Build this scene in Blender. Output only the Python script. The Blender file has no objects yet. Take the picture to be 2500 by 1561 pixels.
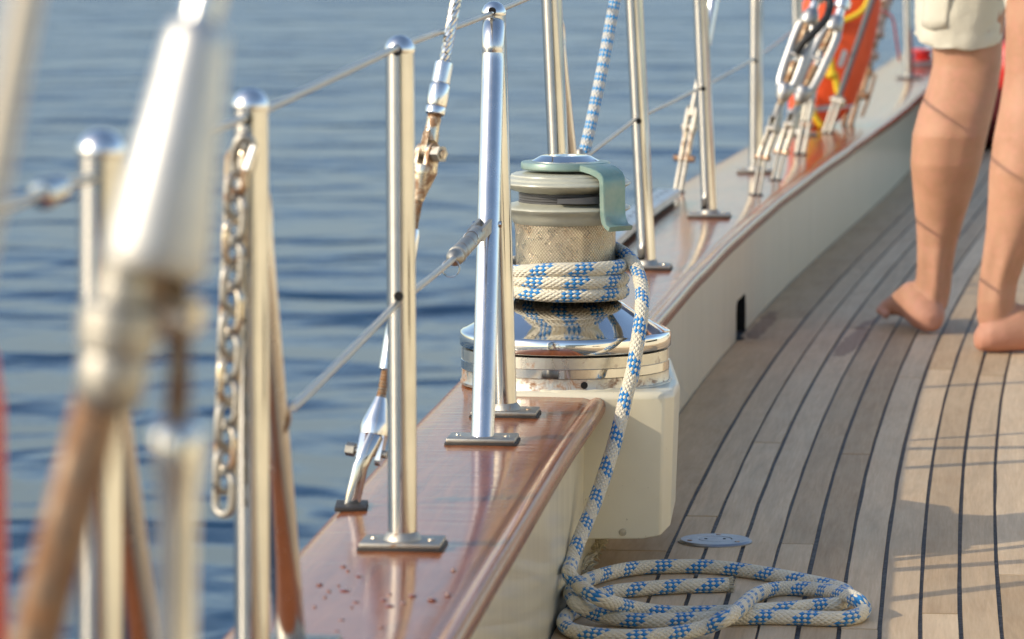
import bpy, bmesh, math, random
from mathutils import Vector as V, Matrix, noise
random.seed(7)
sc = bpy.context.scene
PI = math.pi
R = math.radians

# ------------------------------------------------------------------ camera, sky, sun, exposure
F = 10000.0                      # focal length in photograph pixels (photograph 2500 x 1561)
H = 0.79                         # camera height above the teak deck
TH = math.atan(1080.5 / F)
cam_d = bpy.data.cameras.new('camera')
cam = bpy.data.objects.new('camera', cam_d)
sc.collection.objects.link(cam)
cam.location = (0, 0, H)
cam.rotation_euler = (PI / 2 - TH, 0, 0)
cam_d.sensor_width = 36.0
cam_d.lens = 144.0
cam_d.clip_start = 0.05
cam_d.clip_end = 20000
cam_d.dof.use_dof = True
cam_d.dof.focus_distance = 4.62
cam_d.dof.aperture_fstop = 11.0
sc.camera = cam

SUN_EL = R(28)
SUN_H = V((-1.0, -0.38, 0)).normalized()
to_sun = V((SUN_H.x * math.cos(SUN_EL), SUN_H.y * math.cos(SUN_EL), math.sin(SUN_EL)))
world = bpy.data.worlds.new('World')
sc.world = world
world.use_nodes = True
wn = world.node_tree
wn.nodes.clear()
wo = wn.nodes.new('ShaderNodeOutputWorld')
wb = wn.nodes.new('ShaderNodeBackground')
ws = wn.nodes.new('ShaderNodeTexSky')
ws.sky_type = 'NISHITA'
ws.sun_disc = False
ws.sun_elevation = SUN_EL
ws.sun_rotation = math.atan2(to_sun.x, to_sun.y)
ws.air_density = 1.0
ws.dust_density = 1.3
ws.ozone_density = 1.0
wb.inputs['Strength'].default_value = 0.15
wn.links.new(ws.outputs[0], wb.inputs[0])
wn.links.new(wb.outputs[0], wo.inputs[0])

sun_d = bpy.data.lights.new('sun', 'SUN')
sun_d.energy = 2.0
sun_d.angle = R(0.55)
sun_d.color = (1.0, 0.88, 0.69)
sun = bpy.data.objects.new('sun', sun_d)
sc.collection.objects.link(sun)
sun.rotation_euler = (-to_sun).to_track_quat('-Z', 'Y').to_euler()
sun.location = (-6, -1, 6)

sc.view_settings.view_transform = 'Standard'
sc.view_settings.look = 'None'
sc.view_settings.exposure = 0.66
sc.view_settings.gamma = 1.0
sc.view_settings.use_curve_mapping = False
sc.render.engine = 'CYCLES'
sc.cycles.use_denoising = True
sc.cycles.max_bounces = 8
sc.cycles.glossy_bounces = 5
sc.cycles.caustics_reflective = False
sc.cycles.caustics_refractive = False
sc.cycles.sample_clamp_indirect = 6.0

# ------------------------------------------------------------------ measuring helpers
_c, _s = math.cos(TH), math.sin(TH)
def ray(u, v):
    a = (u - 1250) / F; b = -(v - 780.5) / F
    return V((a, _c + b * _s, -_s + b * _c))
def P(u, v, z=0.0):              # the point at height z seen at (u, v) of the photograph
    d = ray(u, v); t = (z - H) / d.z
    return V((0, 0, H)) + d * t
def Q(u, v, y):                  # the point at distance y seen at (u, v)
    d = ray(u, v); t = y / d.y
    return V((0, 0, H)) + d * t
def proj(p):
    q = V(p) - V((0, 0, H))
    dep = q.y * _c - q.z * _s; up = q.y * _s + q.z * _c
    return 1250 + F * q.x / dep, 780.5 - F * up / dep

# ------------------------------------------------------------------ mesh helpers
col = sc.collection
class MB:
    def __init__(s): s.v = []; s.f = []; s.uv = []; s.any_uv = False
    def add(s, vs, fs, uvs=None):
        o = len(s.v); s.v += [V(p) for p in vs]
        for i, f in enumerate(fs):
            s.f.append([o + k for k in f])
            s.uv.append(uvs[i] if uvs else None)
        if uvs: s.any_uv = True
        return s
    def grid(s, rows, closed=False, cap0=False, cap1=False, uv=None):
        n = len(rows[0]); vs = [p for r in rows for p in r]; fs = []; us = []
        for i in range(len(rows) - 1):
            for j in range(n if closed else n - 1):
                k = (j + 1) % n
                fs.append([i * n + j, i * n + k, (i + 1) * n + k, (i + 1) * n + j])
                if uv: us.append([uv(i, j), uv(i, j + 1), uv(i + 1, j + 1), uv(i + 1, j)])
        if cap0: fs.append(list(range(n))[::-1]); us.append([(0, 0)] * n)
        if cap1: fs.append([(len(rows) - 1) * n + j for j in range(n)]); us.append([(0, 0)] * n)
        return s.add(vs, fs, us if uv else None)
    def tube(s, pts, r, n=14, caps=True, uv=False, up=None, flat=1.0):
        pts = [V(p) for p in pts]; m = len(pts)
        rr = r if isinstance(r, (list, tuple)) else [r] * m
        T = []
        for i in range(m):
            d = pts[min(i + 1, m - 1)] - pts[max(i - 1, 0)]
            if d.length < 1e-9: d = T[-1] if T else V((0, 0, 1))
            T.append(d.normalized())
        a = V(up) if up else (V((0, 0, 1)) if abs(T[0].z) < .9 else V((1, 0, 0)))
        a = (a - T[0] * a.dot(T[0])).normalized()
        rows = []; L = [0.0]
        for i in range(m):
            if i:
                a = (a - T[i] * a.dot(T[i])).normalized(); L.append(L[-1] + (pts[i] - pts[i - 1]).length)
            b = T[i].cross(a)
            rows.append([pts[i] + (a * math.cos(2 * PI * k / n) + b * math.sin(2 * PI * k / n) * flat) * rr[i] for k in range(n)])
        return s.grid(rows, True, caps, caps, (lambda i, j: (L[i], j / n)) if uv else None)
    def lathe(s, prof, M=None, n=32, uv=False, a0=0.0, a1=2 * PI):
        M = M or Matrix.Identity(4)
        full = abs(a1 - a0 - 2 * PI) < 1e-6
        rows = []; k = n if full else n + 1
        for (r, z) in prof:
            r = max(r, 1e-5)
            rows.append([M @ V((r * math.cos(a0 + (a1 - a0) * j / n), r * math.sin(a0 + (a1 - a0) * j / n), z)) for j in range(k)])
        L = [0.0]
        for i in range(1, len(prof)): L.append(L[-1] + math.hypot(prof[i][0] - prof[i-1][0], prof[i][1] - prof[i-1][1]))
        return s.grid(rows, full, False, False, (lambda i, j: (j / n, L[i])) if uv else None)
    def box(s, c, size, M=None, bev=0.0, seg=2):
        bm = bmesh.new(); bmesh.ops.create_cube(bm, size=1)
        for v in bm.verts: v.co = V((v.co.x * size[0], v.co.y * size[1], v.co.z * size[2]))
        if bev: bmesh.ops.bevel(bm, geom=bm.edges[:], offset=bev, segments=seg, affect='EDGES', profile=.5)
        M = M or Matrix.Identity(4); bm.verts.index_update()
        s.add([M @ (v.co + V(c)) for v in bm.verts], [[v.index for v in f.verts] for f in bm.faces])
        bm.free(); return s
    def prism(s, poly, z0, z1, M=None):
        M = M or Matrix.Identity(4); n = len(poly)
        return s.grid([[M @ V((x, y, z)) for x, y in poly] for z in (z0, z1)], True, True, True)
    def ball(s, c, r, n=16, sc_=(1, 1, 1), M=None):
        M = M or Matrix.Identity(4)
        rows = []
        for i in range(n // 2 + 1):
            t = PI * i / (n // 2); q = max(math.sin(t), 1e-4)
            rows.append([M @ (V(c) + V((r * sc_[0] * q * math.cos(2 * PI * j / n), r * sc_[1] * q * math.sin(2 * PI * j / n), -r * sc_[2] * math.cos(t)))) for j in range(n)])
        return s.grid(rows, True, True, True)
    def build(s, name, mat, parent=None, sharp=38, smooth=True):
        me = bpy.data.meshes.new(name)
        me.from_pydata([tuple(p) for p in s.v], [], s.f)
        if s.any_uv:
            ul = me.uv_layers.new(name='UVMap'); k = 0
            for f, u in zip(s.f, s.uv):
                for q in range(len(f)):
                    ul.data[k].uv = u[q] if u else (0, 0); k += 1
        bm = bmesh.new(); bm.from_mesh(me); bmesh.ops.recalc_face_normals(bm, faces=bm.faces); bm.to_mesh(me); bm.free()
        if smooth:
            me.polygons.foreach_set('use_smooth', [True] * len(me.polygons))
            me.set_sharp_from_angle(angle=R(sharp))
        me.materials.append(mat)
        o = bpy.data.objects.new(name, me); col.objects.link(o)
        if parent: o.parent = parent
        return o
def empty(name, label, cat, group=None, loc=(0, 0, 0)):
    o = bpy.data.objects.new(name, None); col.objects.link(o); o.empty_display_size = .02
    tag(o, label, cat, group); return o
def tag(o, label, cat, group=None):
    o['label'] = label; o['category'] = cat
    if group: o['group'] = group
    return o
def axisM(p, z, x=(1, 0, 0)):
    z = V(z).normalized(); x = V(x); x = (x - z * x.dot(z)).normalized(); y = z.cross(x)
    return Matrix(((x.x, y.x, z.x, p[0]), (x.y, y.y, z.y, p[1]), (x.z, y.z, z.z, p[2]), (0, 0, 0, 1)))
def stadium(l, w, n=8):           # centres at y=0 and y=l, radius w/2
    r = w / 2
    return [(r * math.cos(a), l + r * math.sin(a)) for a in [PI * i / n for i in range(n + 1)]] + \
           [(r * math.cos(a), r * math.sin(a)) for a in [PI + PI * i / n for i in range(n + 1)]]
def catmull(pts, k=8):
    pts = [V(p) for p in pts]; out = []
    for i in range(len(pts) - 1):
        p0 = pts[max(i - 1, 0)]; p1 = pts[i]; p2 = pts[i + 1]; p3 = pts[min(i + 2, len(pts) - 1)]
        for q in range(k):
            t = q / k
            out.append(.5 * ((2 * p1) + (p2 - p0) * t + (2 * p0 - 5 * p1 + 4 * p2 - p3) * t * t + (3 * p1 - p0 - 3 * p2 + p3) * t ** 3))
    out.append(pts[-1]); return out
def lerp(a, b, t): return a + (b - a) * t

# ------------------------------------------------------------------ materials
class NT:
    def __init__(s, name):
        s.m = bpy.data.materials.new(name); s.m.use_nodes = True; s.t = s.m.node_tree
        s.b = s.t.nodes['Principled BSDF']; s.o = s.t.nodes['Material Output']
    def n(s, typ, **kw):
        nd = s.t.nodes.new('ShaderNode' + typ)
        for k, val in kw.items():
            if hasattr(nd, k) and k not in nd.inputs: setattr(nd, k, val)
        return nd
    def l(s, a, b): s.t.links.new(a, b)
    def set(s, **kw):
        for k, val in kw.items():
            nm = k.replace('_', ' ')
            for inp in s.b.inputs:
                if inp.name.lower() == nm.lower(): inp.default_value = val
    def coord(s, which='Object', scale=(1, 1, 1)):
        tc = s.n('TexCoord'); mp = s.n('Mapping'); mp.inputs['Scale'].default_value = scale
        s.l(tc.outputs[which], mp.inputs['Vector']); return mp.outputs[0]
    def noise(s, vec, scale, detail=4, rough=.55, dist=0.0):
        nd = s.n('TexNoise'); nd.inputs['Scale'].default_value = scale; nd.inputs['Detail'].default_value = detail
        nd.inputs['Roughness'].default_value = rough; nd.inputs['Distortion'].default_value = dist
        s.l(vec, nd.inputs['Vector']); return nd.outputs[0]
    def ramp(s, fac, stops):
        nd = s.n('ValToRGB'); cr = nd.color_ramp
        while len(cr.elements) < len(stops): cr.elements.new(.5)
        for e, (p, c) in zip(cr.elements, stops):
            e.position = p; e.color = tuple(c) + (1,) if len(c) == 3 else c
        s.l(fac, nd.inputs[0]); return nd.outputs[0]
    def rng(s, fac, a, b, c, d):
        nd = s.n('MapRange'); nd.inputs[1].default_value = a; nd.inputs[2].default_value = b
        nd.inputs[3].default_value = c; nd.inputs[4].default_value = d; s.l(fac, nd.inputs[0]); return nd.outputs[0]
    def math(s, op, a, b=None, c=None):
        nd = s.n('Math'); nd.operation = op
        for i, x in enumerate((a, b, c)):
            if x is None: continue
            if isinstance(x, (int, float)): nd.inputs[i].default_value = x
            else: s.l(x, nd.inputs[i])
        return nd.outputs[0]
    def mix(s, fac, a, b, mode='MIX'):
        nd = s.n('Mix'); nd.data_type = 'RGBA'; nd.blend_type = mode
        for inp, x in ((nd.inputs[0], fac), (nd.inputs[6], a), (nd.inputs[7], b)):
            if isinstance(x, (int, float)): inp.default_value = x
            elif isinstance(x, (tuple, list)): inp.default_value = tuple(x) + ((1,) if len(x) == 3 else ())
            else: s.l(x, inp)
        return nd.outputs[2]
    def bump(s, h, strength=.3, dist=.001, inp='Normal'):
        nd = s.n('Bump'); nd.inputs['Strength'].default_value = strength; nd.inputs['Distance'].default_value = dist
        s.l(h, nd.inputs['Height']); s.l(nd.outputs[0], s.b.inputs[inp]); return nd
    def out(s, sock, name): s.l(sock, s.b.inputs[name])

def plain(name, base, rough=.5, metal=0.0, coat=0.0, var=.12, scale=40, bump=0.0):
    t = NT(name); t.set(Metallic=metal, Coat_Weight=coat, Coat_Roughness=.08)
    c = t.coord(); nz = t.noise(c, scale, 5)
    a = tuple(max(0, x * (1 - var)) for x in base); b = tuple(min(1, x * (1 + var)) for x in base)
    t.out(t.mix(nz, a, b), 'Base Color')
    t.out(t.rng(t.noise(c, scale * 1.7, 3), .3, .7, rough * .8, min(1, rough * 1.25)), 'Roughness')
    if bump: t.bump(t.noise(c, scale * 6, 4), .5, bump)
    return t.m
def steel_mat(name, base=(.62, .605, .57), r0=.07, r1=.15, rust=0.0, rough_bump=0.0):
    t = NT(name); t.set(Metallic=1.0)
    c = t.coord(scale=(1, 1, .18)); nz = t.noise(c, 130, 5, .6)
    c2 = t.coord(); big = t.noise(c2, 14, 5, .6)
    colr = t.mix(t.rng(big, .35, .75, 0, 1), base, tuple(x * .80 for x in base))
    colr = t.mix(t.rng(t.noise(t.coord(scale=(1, 1, .06)), 420, 3, .7), .6, .8, 0, .5), colr, tuple(x * .6 for x in base))
    t.out(t.rng(nz, .3, .75, r0, r1), 'Roughness')
    if rust:
        rm = t.rng(t.noise(c2, 55, 7, .7, .6), .62 - .22 * rust, .75 - .22 * rust, 0, 1)
        colr = t.mix(t.math('MULTIPLY', rm, .9), colr, (.27, .125, .045))
        t.out(t.math('SUBTRACT', 1.0, t.math('MULTIPLY', rm, .75)), 'Metallic')
        rr = t.math('ADD', t.rng(nz, .3, .75, r0, r1), t.math('MULTIPLY', rm, .4)); t.out(rr, 'Roughness')
    t.out(colr, 'Base Color')
    if rough_bump: t.bump(t.noise(c2, 260, 4), .5, rough_bump)
    return t.m
M = {}
M['steel'] = steel_mat('polished_steel')
M['bright'] = steel_mat('bright_steel', (.84, .825, .79), .17, .28)
M['brace'] = steel_mat('satin_brace', (.72, .71, .69), .2, .3)
M['dull'] = steel_mat('dulled_alloy', (.60, .585, .545), .44, .6)
M['frame'] = steel_mat('dull_frame', (.46, .455, .44), .40, .55)
M['cast'] = steel_mat('cast_steel', (.46, .43, .37), .42, .58, .18, .0006)
M['rusty'] = steel_mat('rust_stained_steel', (.7, .62, .48), .14, .32, .75)
M['brown'] = steel_mat('tarnish_and_reflection_steel', (.34, .24, .17), .25, .45, .8)
M['thread'] = steel_mat('threaded_steel', (.5, .4, .27), .22, .4, .9)
M['alu'] = steel_mat('worn_aluminium', (.66, .65, .62), .3, .5, .1, .0004)
M['plate'] = steel_mat('dull_plate', (.36, .37, .39), .35, .5)
M['satin'] = steel_mat('satin_band', (.62, .6, .54), .25, .4, .12, .0003)
M['pitted'] = steel_mat('pitted_band', (.6, .57, .5), .3, .5, .55, .0008)
M['chrome'] = steel_mat('chrome_skirt', (.8, .79, .76), .05, .1)
M['wire'] = plain('wire_rope', (.50, .46, .40), .38, .75, 0, .2, 300)
M['black'] = plain('black_rubber', (.012, .012, .013), .55, 0, 0, .3, 60)
M['hole'] = plain('dark_hole', (.004, .004, .004), .9)
M['dgrey'] = plain('dark_grey_plastic', (.10, .10, .102), .5, 0, 0, .2, 50)
M['jaw'] = plain('greyed_ivory_plastic', (.45, .445, .35), .34, 0, .15, .16, 90, .0003)
M['red'] = plain('red_vinyl', (.55, .03, .025), .4, 0, .2, .15, 30)
M['maroon'] = plain('shaded_red_cloth', (.10, .008, .01), .8, 0, 0, .3, 30, .002)
M['orange'] = plain('orange_foam_cover', (.78, .085, .012), .55, 0, .1, .14, 25, .0015)
M['yellow'] = plain('yellow_cord', (.72, .5, .02), .6, 0, 0, .15, 200, .0006)
M['reflector'] = plain('grey_reflector', (.42, .44, .46), .35, 0, 0, .1, 100)
M['redcord'] = plain('red_cord', (.7, .12, .12), .7, 0, 0, .2, 200)
M['lashing'] = plain('pale_lashing_tape', (.5, .4, .34), .75, 0, 0, .22, 90, .001)
M['sealant'] = plain('dark_sealant_and_shade', (.03, .024, .02), .6, 0, 0, .4, 120, .001)
M['frayed'] = plain('old_sealant', (.5, .45, .33), .8, 0, 0, .3, 300, .002)
M['hair'] = plain('brown_hair', (.05, .03, .018), .6, 0, 0, .3, 200, .002)
M['shirt'] = plain('navy_cotton', (.05, .07, .13), .85, 0, 0, .15, 60, .001)
M['glass'] = plain('dark_window', (.01, .012, .015), .05)

def gelcoat():
    t = NT('cream_gelcoat'); t.set(Coat_Weight=.45, Coat_Roughness=.07, Roughness=.35)
    c = t.coord(); st = t.noise(t.coord(scale=(30, 14, 1.2)), 3, 6, .65)
    base = t.mix(t.rng(st, .38, .72, 0, .9), (.78, .715, .54), (.66, .60, .44))
    sp = t.rng(t.noise(c, 170, 3, .5), .74, .8, 0, .5)
    t.out(t.mix(sp, base, (.42, .36, .26)), 'Base Color')
    t.bump(t.noise(c, 16, 3), .12, .004, 'Coat Normal')
    return t.m
M['gel'] = gelcoat()
def podmat():
    t = NT('cream_pod_paint'); t.set(Coat_Weight=.35, Coat_Roughness=.12, Roughness=.4)
    c = t.coord(); base = t.mix(t.noise(c, 22, 5), (.77, .71, .535), (.70, .64, .475))
    sp = t.rng(t.noise(c, 210, 2, .5), .76, .8, 0, .7)
    t.out(t.mix(sp, base, (.33, .27, .18)), 'Base Color'); t.bump(t.noise(c, 60, 4), .2, .0015)
    return t.m
M['pod'] = podmat()
def varnish():
    t = NT('varnished_mahogany'); t.set(Coat_Weight=.74, Coat_IOR=1.42, Roughness=.5, Specular_IOR_Level=.03)
    g = t.coord('UV', (2.2, 60, 1)); gr = t.noise(g, 2.2, 8, .62, .8)
    big = t.noise(t.coord('UV', (2, 9, 1)), 2.0, 4)
    a = t.ramp(gr, [(.25, (.13, .032, .009)), (.55, (.29, .085, .024)), (.8, (.42, .145, .045))])
    t.out(t.mix(t.rng(big, .3, .7, 0, .5), a, (.32, .10, .03)), 'Base Color')
    o = t.coord(); t.out(t.rng(t.noise(o, 45, 6, .65), .35, .75, .05, .17), 'Coat Roughness')
    h = t.math('ADD', t.noise(t.coord('UV', (60, 16, 1)), 1.0, 4, .5), t.math('MULTIPLY', t.noise(o, 420, 3, .6), .12))
    t.bump(h, .22, .0022, 'Coat Normal')
    return t.m
M['varnish'] = varnish()
def teak():
    t = NT('weathered_teak'); oi = t.n('ObjectInfo')
    tc = t.n('TexCoord'); cm = t.n('CombineXYZ'); t.l(t.math('MULTIPLY', oi.outputs['Random'], 37.0), cm.inputs[0]); t.l(t.math('MULTIPLY', oi.outputs['Random'], 11.0), cm.inputs[1])
    va = t.n('VectorMath'); va.operation = 'ADD'; t.l(tc.outputs['UV'], va.inputs[0]); t.l(cm.outputs[0], va.inputs[1])
    def sc3(x, y):
        mp = t.n('Mapping'); mp.inputs['Scale'].default_value = (x, y, 1); t.l(va.outputs[0], mp.inputs['Vector']); return mp.outputs[0]
    fine = t.noise(sc3(14, 260), 1.0, 8, .7, .4); med = t.noise(sc3(3, 40), 1.0, 5, .6, 1.2); blot = t.noise(sc3(6, 12), 1.0, 4)
    base = t.mix(t.rng(fine, .3, .7, 0, 1), (.74, .55, .345), (.60, .425, .255))
    base = t.mix(t.rng(med, .38, .72, 0, .75), base, (.45, .32, .19))
    base = t.mix(t.rng(blot, .35, .7, 0, .35), base, (.74, .61, .42))
    pores = t.rng(t.noise(sc3(40, 900), 1.0, 3, .6), .68, .76, 0, .55)
    base = t.mix(pores, base, (.17, .11, .075))
    base = t.mix(t.rng(oi.outputs['Random'], 0, 1, 0, 1.0), base, t.mix(1.0, base, (.68, .63, .56), 'MULTIPLY'))
    # wet marks with their own outline: by the scupper and by the left foot
    wet = None
    for (x, y, ax, ay, sx, sy) in WET:
        gp = t.n('NewGeometry'); sp = t.n('SeparateXYZ'); t.l(gp.outputs['Position'], sp.inputs[0])
        dx = t.math('SUBTRACT', sp.outputs[0], x); dy = t.math('SUBTRACT', sp.outputs[1], y)
        a = t.math('DIVIDE', t.math('ADD', t.math('MULTIPLY', dx, ax), t.math('MULTIPLY', dy, ay)), sx)
        b = t.math('DIVIDE', t.math('SUBTRACT', t.math('MULTIPLY', dx, ay), t.math('MULTIPLY', dy, ax)), sy)
        d = t.math('ADD', t.math('MULTIPLY', a, a), t.math('MULTIPLY', b, b))
        d = t.math('ADD', d, t.rng(t.noise(gp.outputs['Position'], 28, 4), .2, .8, -.8, .8))
        w = t.rng(d, .8, 1.05, 1, 0)
        wet = w if wet is None else t.math('MAXIMUM', wet, w)
    base = t.mix(t.math('MULTIPLY', wet, .8), base, t.mix(1.0, base, (.42, .32, .28), 'MULTIPLY'))
    t.out(base, 'Base Color')
    t.out(t.math('SUBTRACT', t.rng(fine, .3, .7, .62, .8), t.math('MULTIPLY', wet, .08)), 'Roughness')
    t.bump(t.math('ADD', fine, t.math('MULTIPLY', pores, -.6)), .35, .0006)
    return t.m
WET = []
for (u0, v0, u1, v1, w) in ((1832, 832, 1890, 762, .016), (2048, 872, 2112, 802, .020), (2090, 806, 2150, 775, .012)):
    a, b = P(u0, v0), P(u1, v1); d = (b - a); L = d.length; d.normalize()
    WET.append(((a.x + b.x) / 2, (a.y + b.y) / 2, d.x, d.y, L * .55, w))
M['teak'] = teak()
M['caulk'] = plain('black_caulking', (.022, .022, .024), .6, 0, 0, .3, 80, .0005)
def ropemat(name, N=10, Ld=.0072, pitch=.0460, starts=1, duty=.44, base=(.80, .73, .56), blue=(.010, .20, .50), sign=1):
    t = NT(name); tc = t.n('TexCoord'); sp = t.n('SeparateXYZ'); t.l(tc.outputs['UV'], sp.inputs[0])
    ul = t.math('DIVIDE', sp.outputs[0], Ld); vn = t.math('MULTIPLY', sp.outputs[1], float(N) * sign)
    a = t.math('ADD', ul, vn); b = t.math('SUBTRACT', ul, vn)
    fa, fb = t.math('FLOOR', a), t.math('FLOOR', b)
    uc = t.math('MULTIPLY', t.math('ADD', t.math('ADD', fa, fb), 1.0), Ld / 2 / pitch)
    vc = t.math('DIVIDE', t.math('SUBTRACT', fa, fb), 2.0 * N)
    band = t.math('LESS_THAN', t.math('FRACT', t.math('ADD', uc, t.math('MULTIPLY', vc, float(starts)))), duty)
    chk = t.math('GREATER_THAN', t.math('MULTIPLY', t.math('SINE', t.math('MULTIPLY', a, PI)), t.math('SINE', t.math('MULTIPLY', b, PI))), -.16)
    isb = t.math('MULTIPLY', band, chk)
    o = t.coord(); dirt = t.noise(o, 24, 5, .6); fib = t.noise(o, 900, 3, .6)
    w = t.mix(t.rng(dirt, .35, .75, 0, .7), base, tuple(x * .78 for x in base))
    w = t.mix(t.rng(t.noise(o, 60, 5, .7), .66, .74, 0, .55), w, (.28, .22, .15))
    bl = t.mix(t.rng(fib, .3, .7, 0, .6), blue, tuple(min(1, x * 1.35 + .01) for x in blue))
    t.out(t.mix(isb, w, bl), 'Base Color'); t.set(Roughness=.8, Sheen_Weight=.3)
    def pil(x):
        fr = t.math('ABSOLUTE', t.math('SUBTRACT', t.math('FRACT', x), .5)); return t.math('SUBTRACT', .25, t.math('MULTIPLY', fr, fr))
    a2, b2 = t.math('MULTIPLY', a, 1.0), t.math('MULTIPLY', b, 1.0)
    h = t.math('ADD', t.math('MULTIPLY', pil(a2), pil(b2)), t.math('MULTIPLY', fib, .012))
    t.bump(h, .9, .022)
    return t.m
M['rope'] = ropemat('blue_fleck_braid')
M['rope2'] = ropemat('blue_dash_braid', 10, .0068, .0170, 0, .42, (.7, .68, .62), (.05, .3, .62), -1)
def knurl():
    t = NT('knurled_drum'); t.set(Metallic=1.0)
    tc = t.n('TexCoord'); sp = t.n('SeparateXYZ'); t.l(tc.outputs['UV'], sp.inputs[0])
    u = t.math('MULTIPLY', sp.outputs[0], 96.0); v = t.math('MULTIPLY', sp.outputs[1], 230.0)
    wob = t.math('MULTIPLY', t.noise(t.coord(), 60, 4), 1.6)
    hs = []
    for x in (t.math('ADD', u, v), t.math('SUBTRACT', u, v)):
        x = t.math('ADD', x, wob); fr = t.math('ABSOLUTE', t.math('SUBTRACT', t.math('FRACT', x), .5))
        hs.append(t.rng(fr, .0, .16, 0, 1))
    h = t.math('MINIMUM', hs[0], hs[1]); o = t.coord()
    msk = t.rng(t.noise(o, 35, 5, .65), .3, .62, .1, 1)
    h2 = t.math('ADD', t.math('MULTIPLY', h, msk), t.math('MULTIPLY', t.noise(o, 620, 3, .7), .8))
    t.bump(h2, 1.0, .0009)
    grime = t.rng(t.noise(o, 90, 5, .7), .4, .68, 0, .7)
    base = t.mix(t.math('MULTIPLY', t.math('SUBTRACT', 1.0, h), 1.0), (.58, .505, .37), (.07, .045, .022))
    zc = t.n('SeparateXYZ'); t.l(tc.outputs['UV'], zc.inputs[0])
    rs = t.math('MULTIPLY', t.rng(sp.outputs[1], .062, .095, 0, 1), t.rng(t.noise(o, 42, 5, .7), .5, .68, 0, 1))
    base = t.mix(t.math('MULTIPLY', rs, .75), t.mix(grime, base, (.42, .34, .24)), (.33, .15, .04))
    t.out(base, 'Base Color'); t.out(t.rng(t.noise(o, 120, 4), .3, .7, .2, .4), 'Roughness')
    return t.m
M['knurl'] = knurl()
def teal():
    t = NT('worn_teal_paint'); o = t.coord(); t.set(Coat_Weight=.2, Coat_Roughness=.2)
    n1 = t.noise(o, 28, 6, .65); n2 = t.noise(o, 75, 6, .7)
    b = t.mix(t.rng(n1, .35, .7, 0, 1), (.15, .27, .24), (.26, .33, .28))
    b = t.mix(t.rng(n2, .56, .7, 0, .7), b, (.30, .27, .21)); t.out(b, 'Base Color')
    t.set(Metallic=.25); t.out(t.rng(n2, .3, .7, .28, .5), 'Roughness'); t.bump(n2, .3, .0008)
    return t.m
M['teal'] = teal()
def skin():
    t = NT('sun_tanned_skin'); o = t.coord(); n1 = t.noise(o, 18, 5, .6); n2 = t.noise(o, 320, 4, .6)
    sp = t.n('SeparateXYZ'); gp = t.n('NewGeometry'); t.l(gp.outputs['Position'], sp.inputs[0])
    n3 = t.noise(o, 70, 5, .65)
    b = t.mix(t.rng(n1, .3, .7, 0, 1), (.41, .21, .12), (.50, .275, .17))
    b = t.mix(t.rng(n3, .45, .7, 0, .5), b, (.55, .25, .18))
    b = t.mix(t.rng(t.noise(o, 260, 2, .5), .70, .78, 0, .5), b, (.30, .12, .06))
    foot = t.rng(t.math('ADD', sp.outputs[2], t.math('MULTIPLY', n1, .03)), .02, .085, 1, 0)
    b = t.mix(t.math('MULTIPLY', foot, .65), b, t.mix(n3, (.66, .27, .20), (.68, .36, .27))); t.out(b, 'Base Color')
    t.set(Subsurface_Weight=.06, Subsurface_Radius=(.012, .005, .003), Subsurface_Scale=.5, Roughness=.6, Specular_IOR_Level=.3)
    t.bump(n2, .15, .0006); return t.m
M['skin'] = skin()
def linen():
    t = NT('stone_cotton'); o = t.coord(); n1 = t.noise(o, 30, 5, .6)
    t.out(t.mix(n1, (.60, .565, .45), (.68, .645, .53)), 'Base Color'); t.set(Roughness=.9, Sheen_Weight=.2)
    w = t.noise(t.coord(scale=(1, 1, .12)), 700, 2); t.bump(t.math('ADD', t.math('MULTIPLY', n1, 1.0), t.math('MULTIPLY', w, .15)), .5, .006); return t.m
M['linen'] = linen()
def seamat():
    t = NT('sea_water'); t.set(Roughness=.25, IOR=1.333, Specular_Tint=(.68, .85, 1.0, 1))
    o = t.coord(); t.set(Base_Color=(.007, .034, .075, 1))
    n1 = t.noise(t.coord(scale=(.95, 1.0, 1)), 1.0, 2, .42, .6); n2 = t.noise(t.coord(scale=(1, 1, 1)), 3.4, 3, .55, .4)
    n3 = t.noise(t.coord(scale=(.7, .8, 1)), .40, 2, .5)
    h = t.math('ADD', t.math('MULTIPLY', n1, 1.0), t.math('ADD', t.math('MULTIPLY', n2, .11), t.math('MULTIPLY', n3, 2.2)))
    t.bump(h, 1.0, .24); return t.m
M['sea'] = seamat()

# ------------------------------------------------------------------ the sea and the side of the yacht
sea = MB().grid([[V((x, y, -1.15)) for x in (-6000, -60, -12, 0, 30, 6000)] for y in (-3000, -20, 0, 12, 40, 120, 9000)]).build('sea', M['sea'])
sea['kind'] = 'structure'

CO = (-0.0001748, -0.0005791, 0.0094063, 0.1523227, 0.3876351)
def _ev(y):
    t = y - 7; r = 0
    for c in CO: r = r * t + c
    return r
def XB(y):                       # inner face of the bulwark at deck level
    if y < 2.2: return _ev(2.2) + (y - 2.2) * .098
    if y > 10.6: return _ev(10.6) + (y - 10.6) * .160
    return _ev(y)
def edge(y, d=0.0, z=0.0):       # a point d metres inboard of the bulwark face
    k = (XB(y + .02) - XB(y - .02)) / .04; n = V((1, -k, 0)).normalized()
    p = V((XB(y), y, z)) + n * d; return p
def railw(y):
    t = min(1, max(0, (y - 4.8) / 2.6)); return .158 + .042 * t * t * (3 - 2 * t)
RT = .200                        # top of the cap rail
YS = [-3.0 + .16 * i for i in range(107)]     # to y = 13.96

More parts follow.
